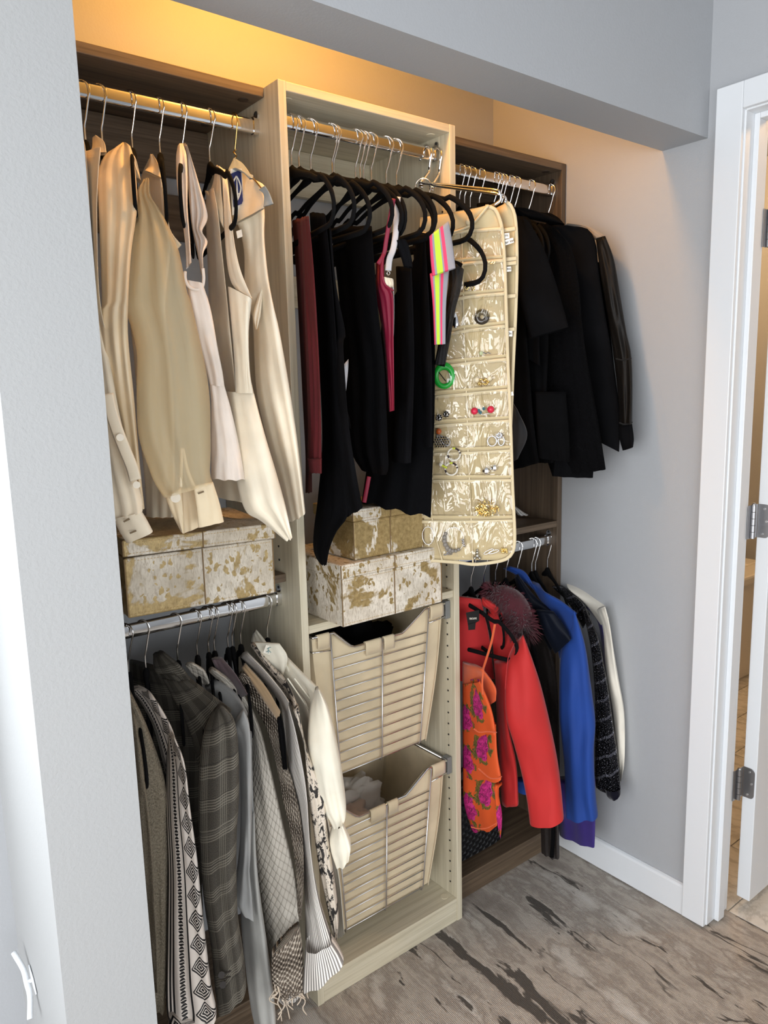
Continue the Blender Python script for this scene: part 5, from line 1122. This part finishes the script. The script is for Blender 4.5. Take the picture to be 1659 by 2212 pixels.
# ------------------------------------------------------------------ gold-splashed hide boxes
def hide(name, seed, gold_t, bias=0.0):
    t = NT(name, .55); v = t.n('Mapping', i_Vector=t.co(), i_Location=(seed, seed*2.3, seed*.7))
    fur = t.noise(t.n('Mapping', i_Vector=v, i_Scale=(1, 1, .3)), 240, 3, .6, 1.0); tone = t.noise(v, 12, 4)
    base = t.mix(t.step(fur, .45, .8), t.ramp(tone, [(.3, srgb(192, 181, 162)), (.6, srgb(228, 220, 205))]), srgb(160, 146, 126))
    big = t.noise(v, 5.5, 5, .62, .6); gm = t.step(t.math('ADD', big, t.math('MULTIPLY', t.xyz(t.co())[0], bias)), gold_t, gold_t+.02)
    wv = t.mix(.012, v, t.noise(v, 60, 2, out=1), 'LINEAR_LIGHT')
    vo = t.n('TexVoronoi', i_Vector=t.n('Mapping', i_Vector=wv, i_Scale=(1, 1, .6), i_Rotation=(0, .5, 0)), i_Scale=64.0, i_Randomness=1.0)
    sp = t.math('MULTIPLY', t.math('SUBTRACT', 1.0, t.step(vo, .30, .34)), t.step(t.noise(v, 15, 3), .42, .45))
    g_ = t.math('MAXIMUM', gm, sp); gc = t.ramp(t.noise(v, 90, 4, .7), [(.3, srgb(136, 114, 70)), (.7, srgb(184, 160, 110))])
    t.color(t.mix(g_, base, gc)); t.link(t.math('MULTIPLY', g_, .3), 'Metallic'); t.link(t.math('SUBTRACT', .85, t.math('MULTIPLY', g_, .4)), 'Roughness'); t.bump(fur, .35, .002); return t.m
SEAM = NT('seam_leather', .7, base=srgb(120, 96, 62)).m
THREAD = NT('gold_thread', .6, base=srgb(196, 168, 112)).m
def hidebox(label, mat, x0, x1, y0, y1, z0, z1, lid, yaw=0, tilt=0, gap=.0):
    w_, d_ = x1-x0, y1-y0; root = thing('hide_box', label, 'box', ((x0+x1)/2, (y0+y1)/2, z0), 'gold-splashed hide boxes'); root['_local'] = 1
    root.rotation_euler = (0, 0, yaw)
    zs = z1-z0-lid; a, b = w_/2, d_/2
    bd = MB().box(-a+.003, a-.003, -b+.003, b-.003, 0, zs).build('body', mat, root, bevel=.003)
    ld = MB().box(-a, a, -b, b, zs+gap, z1-z0).build('lid', mat, root, bevel=.003); ld.rotation_euler = (tilt, tilt*.6, 0)
    def stitch(par, xa, xb, z, y):
        m = MB(); n_ = int((xb-xa)/.006)
        for i in range(n_): x = xa+(i+.2)*(xb-xa)/n_; m.box(x, x+.0035, y-.0009, y, z-.0004, z+.0004)
        m.build('stitching', THREAD, par)
    for par, za, zb, yy, aa in ((bd, .002, zs-.001, -b+.003, a-.003), (ld, zs+gap+.001, z1-z0-.001, -b, a)):
        MB().box(-.0012, .0012, yy-.0012, yy+.001, za, zb).build('seam', SEAM, par)
        for sx in (-1, 1): MB().box(sx*aa-.0012, sx*aa+.0012, yy-.0006, yy+.0018, za, zb).build('corner_seam', SEAM, par, bevel=.0008)
        stitch(par, -aa+.004, -.003, zb-.005, yy-.0004); stitch(par, .003, aa-.004, zb-.005, yy-.0004); stitch(par, -aa+.004, -.003, za+.005, yy-.0004); stitch(par, .003, aa-.004, za+.005, yy-.0004)
        MB().box(-.0012, .0012, yy, yy+d_-.006, zb-.0006, zb+.0009).build('top_seam', SEAM, par) if par == ld else None
    return root
hidebox('wide gold-splashed hide box on the left shelf, lid slightly lifted', hide('hide_a', 3.3, .53, -1.0), -.392, -.088, -.06, .19, DU, 1.243, .036, yaw=math.radians(-6), tilt=math.radians(.9), gap=.004)
hidebox('large speckled hide box on the tower shelf above the baskets', hide('hide_b', 8.1, .575, .2), .071, .379, -.062, .20, .974, 1.119, .032)
hidebox('small gold hide box stacked on the large speckled box', hide('hide_c', 5.2, .46, .5), .119, .336, -.047, .12, 1.1195, 1.237, .028)

# ------------------------------------------------------------------ pull-out laundry baskets
LINER = fabric('hamper_canvas', srgb(212, 196, 164), .9, weave=600, bump=.4)
def hamper(label, zt, zb, full):
    y0, y1 = .012, .29; xl, xr = .030, .456; r = .0021
    h = thing('laundry_basket', label, 'basket', (W/2, .15, zb), 'pull-out wire laundry baskets')
    ta, tb_ = .082, .392          # top of outer uprights
    ba, bb = .098, .352           # bottom
    zn = zt-.048; na, nb = .152, .302
    rim = [(xl, y1), (xl, y0), (ta, y0)]
    m = MB(); 
    front = [Vector((xl+.004, y0+.02, zt)), Vector((xl+.006, y0, zt)), Vector((ta+.012, y0, zt)), Vector((na-.012, y0, zn+.006)), Vector((na, y0, zn)), Vector((nb, y0, zn)), Vector((nb+.012, y0, zn+.006)), Vector((tb_-.012, y0, zt)), Vector((xr-.006, y0, zt)), Vector((xr-.004, y0+.02, zt))]
    m.tube(front, .0031, 8); m.build('front_rim', CHROME, h, smooth=True)
    m = MB(); m.tube([(xl+.004, y0+.02, zt), (xl+.004, y1, zt), (xr-.004, y1, zt), (xr-.004, y0+.02, zt)], .0028, 8); m.build('side_rim', CHROME, h, smooth=True)
    for xa, xb in ((ta, ba), ((ta+tb_)/2, (ba+bb)/2), (tb_, bb)):
        z_ = zt if xa != (ta+tb_)/2 else zn
        MB().tube([(xa, y0-.004, z_), (xa+(xb-xa)*.95, y0-.004, zb+.012), (xb, y0-.001, zb), (xb, y0+.2, zb)], r, 8).build('upright', STEEL, h, smooth=True)
    nr = 12
    for i in range(nr):
        z_ = zt-.064-(zt-.064-zb-.006)*i/(nr-1); f = (zt-z_)/(zt-zb)
        MB().tube([(ta+(ba-ta)*f, y0-.001, z_), (tb_+(bb-tb_)*f, y0-.001, z_)], .0015, 6).build('crosswire', STEEL, h, smooth=True)
    for s, xa, xo in ((-1, ta, xl+.004), (1, tb_, xr-.004)):
        MB().tube([(xa, y0-.002, zt-.040), (xo, y0+.001, zt-.036), (xo, y0+.02, zt-.036)], .0017, 6).build('brace', CHROME, h, smooth=True)
        b_ = MB(); xx = xr+.001 if s > 0 else xl-.009; b_.box(xx, xx+.0165 if s > 0 else xx+.007, y0+.002, y0+.024, zt-.045, zt+.004); b_.build('runner_block', GREYPL, h, bevel=.002)
        b_ = MB(); b_.box(xx+.002, xx+.015 if s > 0 else xx+.006, y0+.024, y1, zt-.026, zt-.006); b_.build('runner', DSTEEL, h, bevel=.001)
    # liner bag: open box with soft sides, front cut away at the handle
    m = MB(); n_ = 28; mm = 64; rows = []; uv = []
    per = []
    for k in range(mm):
        a = k/mm*4
        if a < 1: q = (a, 0)
        elif a < 2: q = (1, a-1)
        elif a < 3: q = (3-a, 1)
        else: q = (0, 4-a)
        per.append(q)
    for i in range(n_):
        v_ = i/(n_-1); row = []
        for k, (u, w2) in enumerate(per):
            f = v_; xa = xl+.008+(ba-.014-xl-.008)*f**1.6; xb = xr-.010+(bb+.030-xr+.010)*f**1.5
            x = xa+(xb-xa)*u; y = y0+.008+(y1-.024-y0)*w2
            ztop = zt-.002
            if w2 == 0:
                X_ = x; d_ = 0 if X_ < ta+.012 else (1 if na < X_ < nb else ((X_-ta-.012)/(na-ta-.012) if X_ <= na else (0 if X_ > tb_-.012 else (tb_-.012-X_)/(tb_-.012-nb))))
                ztop = zt-.052*max(0, min(1, d_))-.001
            zz = ztop+(zb+.004-ztop)*v_
            cu_ = (1-abs(2*u-1)**10) if w2 in (0, 1) else 1
            bul = .006*math.sin(PI*min(1, v_*1.1))*noise.noise(Vector((x*9, y*9, zz*9)))
            row.append(Vector((x+(bul*2 if w2 not in (0, 1) else 0), y+(bul if w2 == 1 else .0004*math.sin(zz*500) if w2 == 0 else 0), zz))); uv.append((u*.4 if w2 in (0, 1) else w2*.3, -v_*.38))
        rows.append(row)
    m.grid(rows, True); m.f.append(tuple(range((n_-1)*mm, n_*mm))); m.uv = uv
    o = m.build('canvas_liner', LINER, h, smooth=True, angle=.8); md = o.modifiers.new('s', 'SOLIDIFY'); md.thickness = .0018; md.offset = 1
    xm = (ta+tb_)/2
    for xa, xb, z_ in ((xl+.016, ta-.002, zt), (na+.032, xm-.004, zn), (xm+.004, nb-.028, zn), (tb_+.004, xr-.014, zt)):
        mb = MB(); pr2 = [(y0-.0055, z_-.03), (y0-.0062, z_-.006), (y0-.005, z_+.003), (y0, z_+.0055), (y0+.005, z_+.003), (y0+.006, z_-.012)]
        mb.grid([[(xa+(xb-xa)*k/6, yy, zz) for k in range(7)] for yy, zz in pr2]); o = mb.build('liner_loop', LINER, h, smooth=True); md = o.modifiers.new('s', 'SOLIDIFY'); md.thickness = .0015
    strip('liner_seam', LINER, h, [Vector((xr-.018-.06*f_**1.5, y0+.002, zt-.02-(zt-zb-.02)*f_)) for f_ in (0, .3, .6, 1)], .003, .002, up=(0, 1, 0))
    return h
hamper('upper wire laundry basket with canvas liner in the tower', .940, .575, False)
hamper('lower wire laundry basket with canvas liner, white laundry inside', .494, .150, True)
dk = MB(); LAUN = fabric('white_laundry', srgb(206, 200, 190), .9); LAUB = fabric('blush_laundry', srgb(206, 184, 166), .9)
def heap(name, label, mat, c, r, sc, seed):
    bm = bmesh.new(); bmesh.ops.create_icosphere(bm, subdivisions=4, radius=1)
    for v in bm.verts:
        n_ = noise.noise(v.co*1.6+Vector((seed, 0, 0)))*.4+abs(noise.noise(v.co*2.6+Vector((0, seed, 0))))*.55+abs(noise.noise(v.co*5.5+Vector((0, seed, 3))))*.22-.15; v.co *= 1+n_; v.co = Vector((v.co.x*sc[0]*r, v.co.y*sc[1]*r, v.co.z*sc[2]*r))+Vector(c)
    me = bpy.data.meshes.new(name); bm.to_mesh(me); bm.free()
    for p in me.polygons: p.use_smooth = True
    return tag(link(name, me, mat), label, 'laundry', 'laundry in the lower basket')
heap('crumpled_shirt', 'crumpled blush shirt lying in the lower basket', LAUB, (.16, .11, .36), .085, (1, .85, .7), 2.0)
heap('crumpled_towel', 'white rumpled cloth behind the blush shirt in the basket', LAUN, (.24, .19, .37), .085, (1.2, .7, .75), 5.0)
heap('dark_laundry', 'dark clothes filling the upper basket', BLACKF, (.24, .15, .78), .105, (1.4, .95, 1.0), 7.0)['group'] = 'laundry in the upper basket'
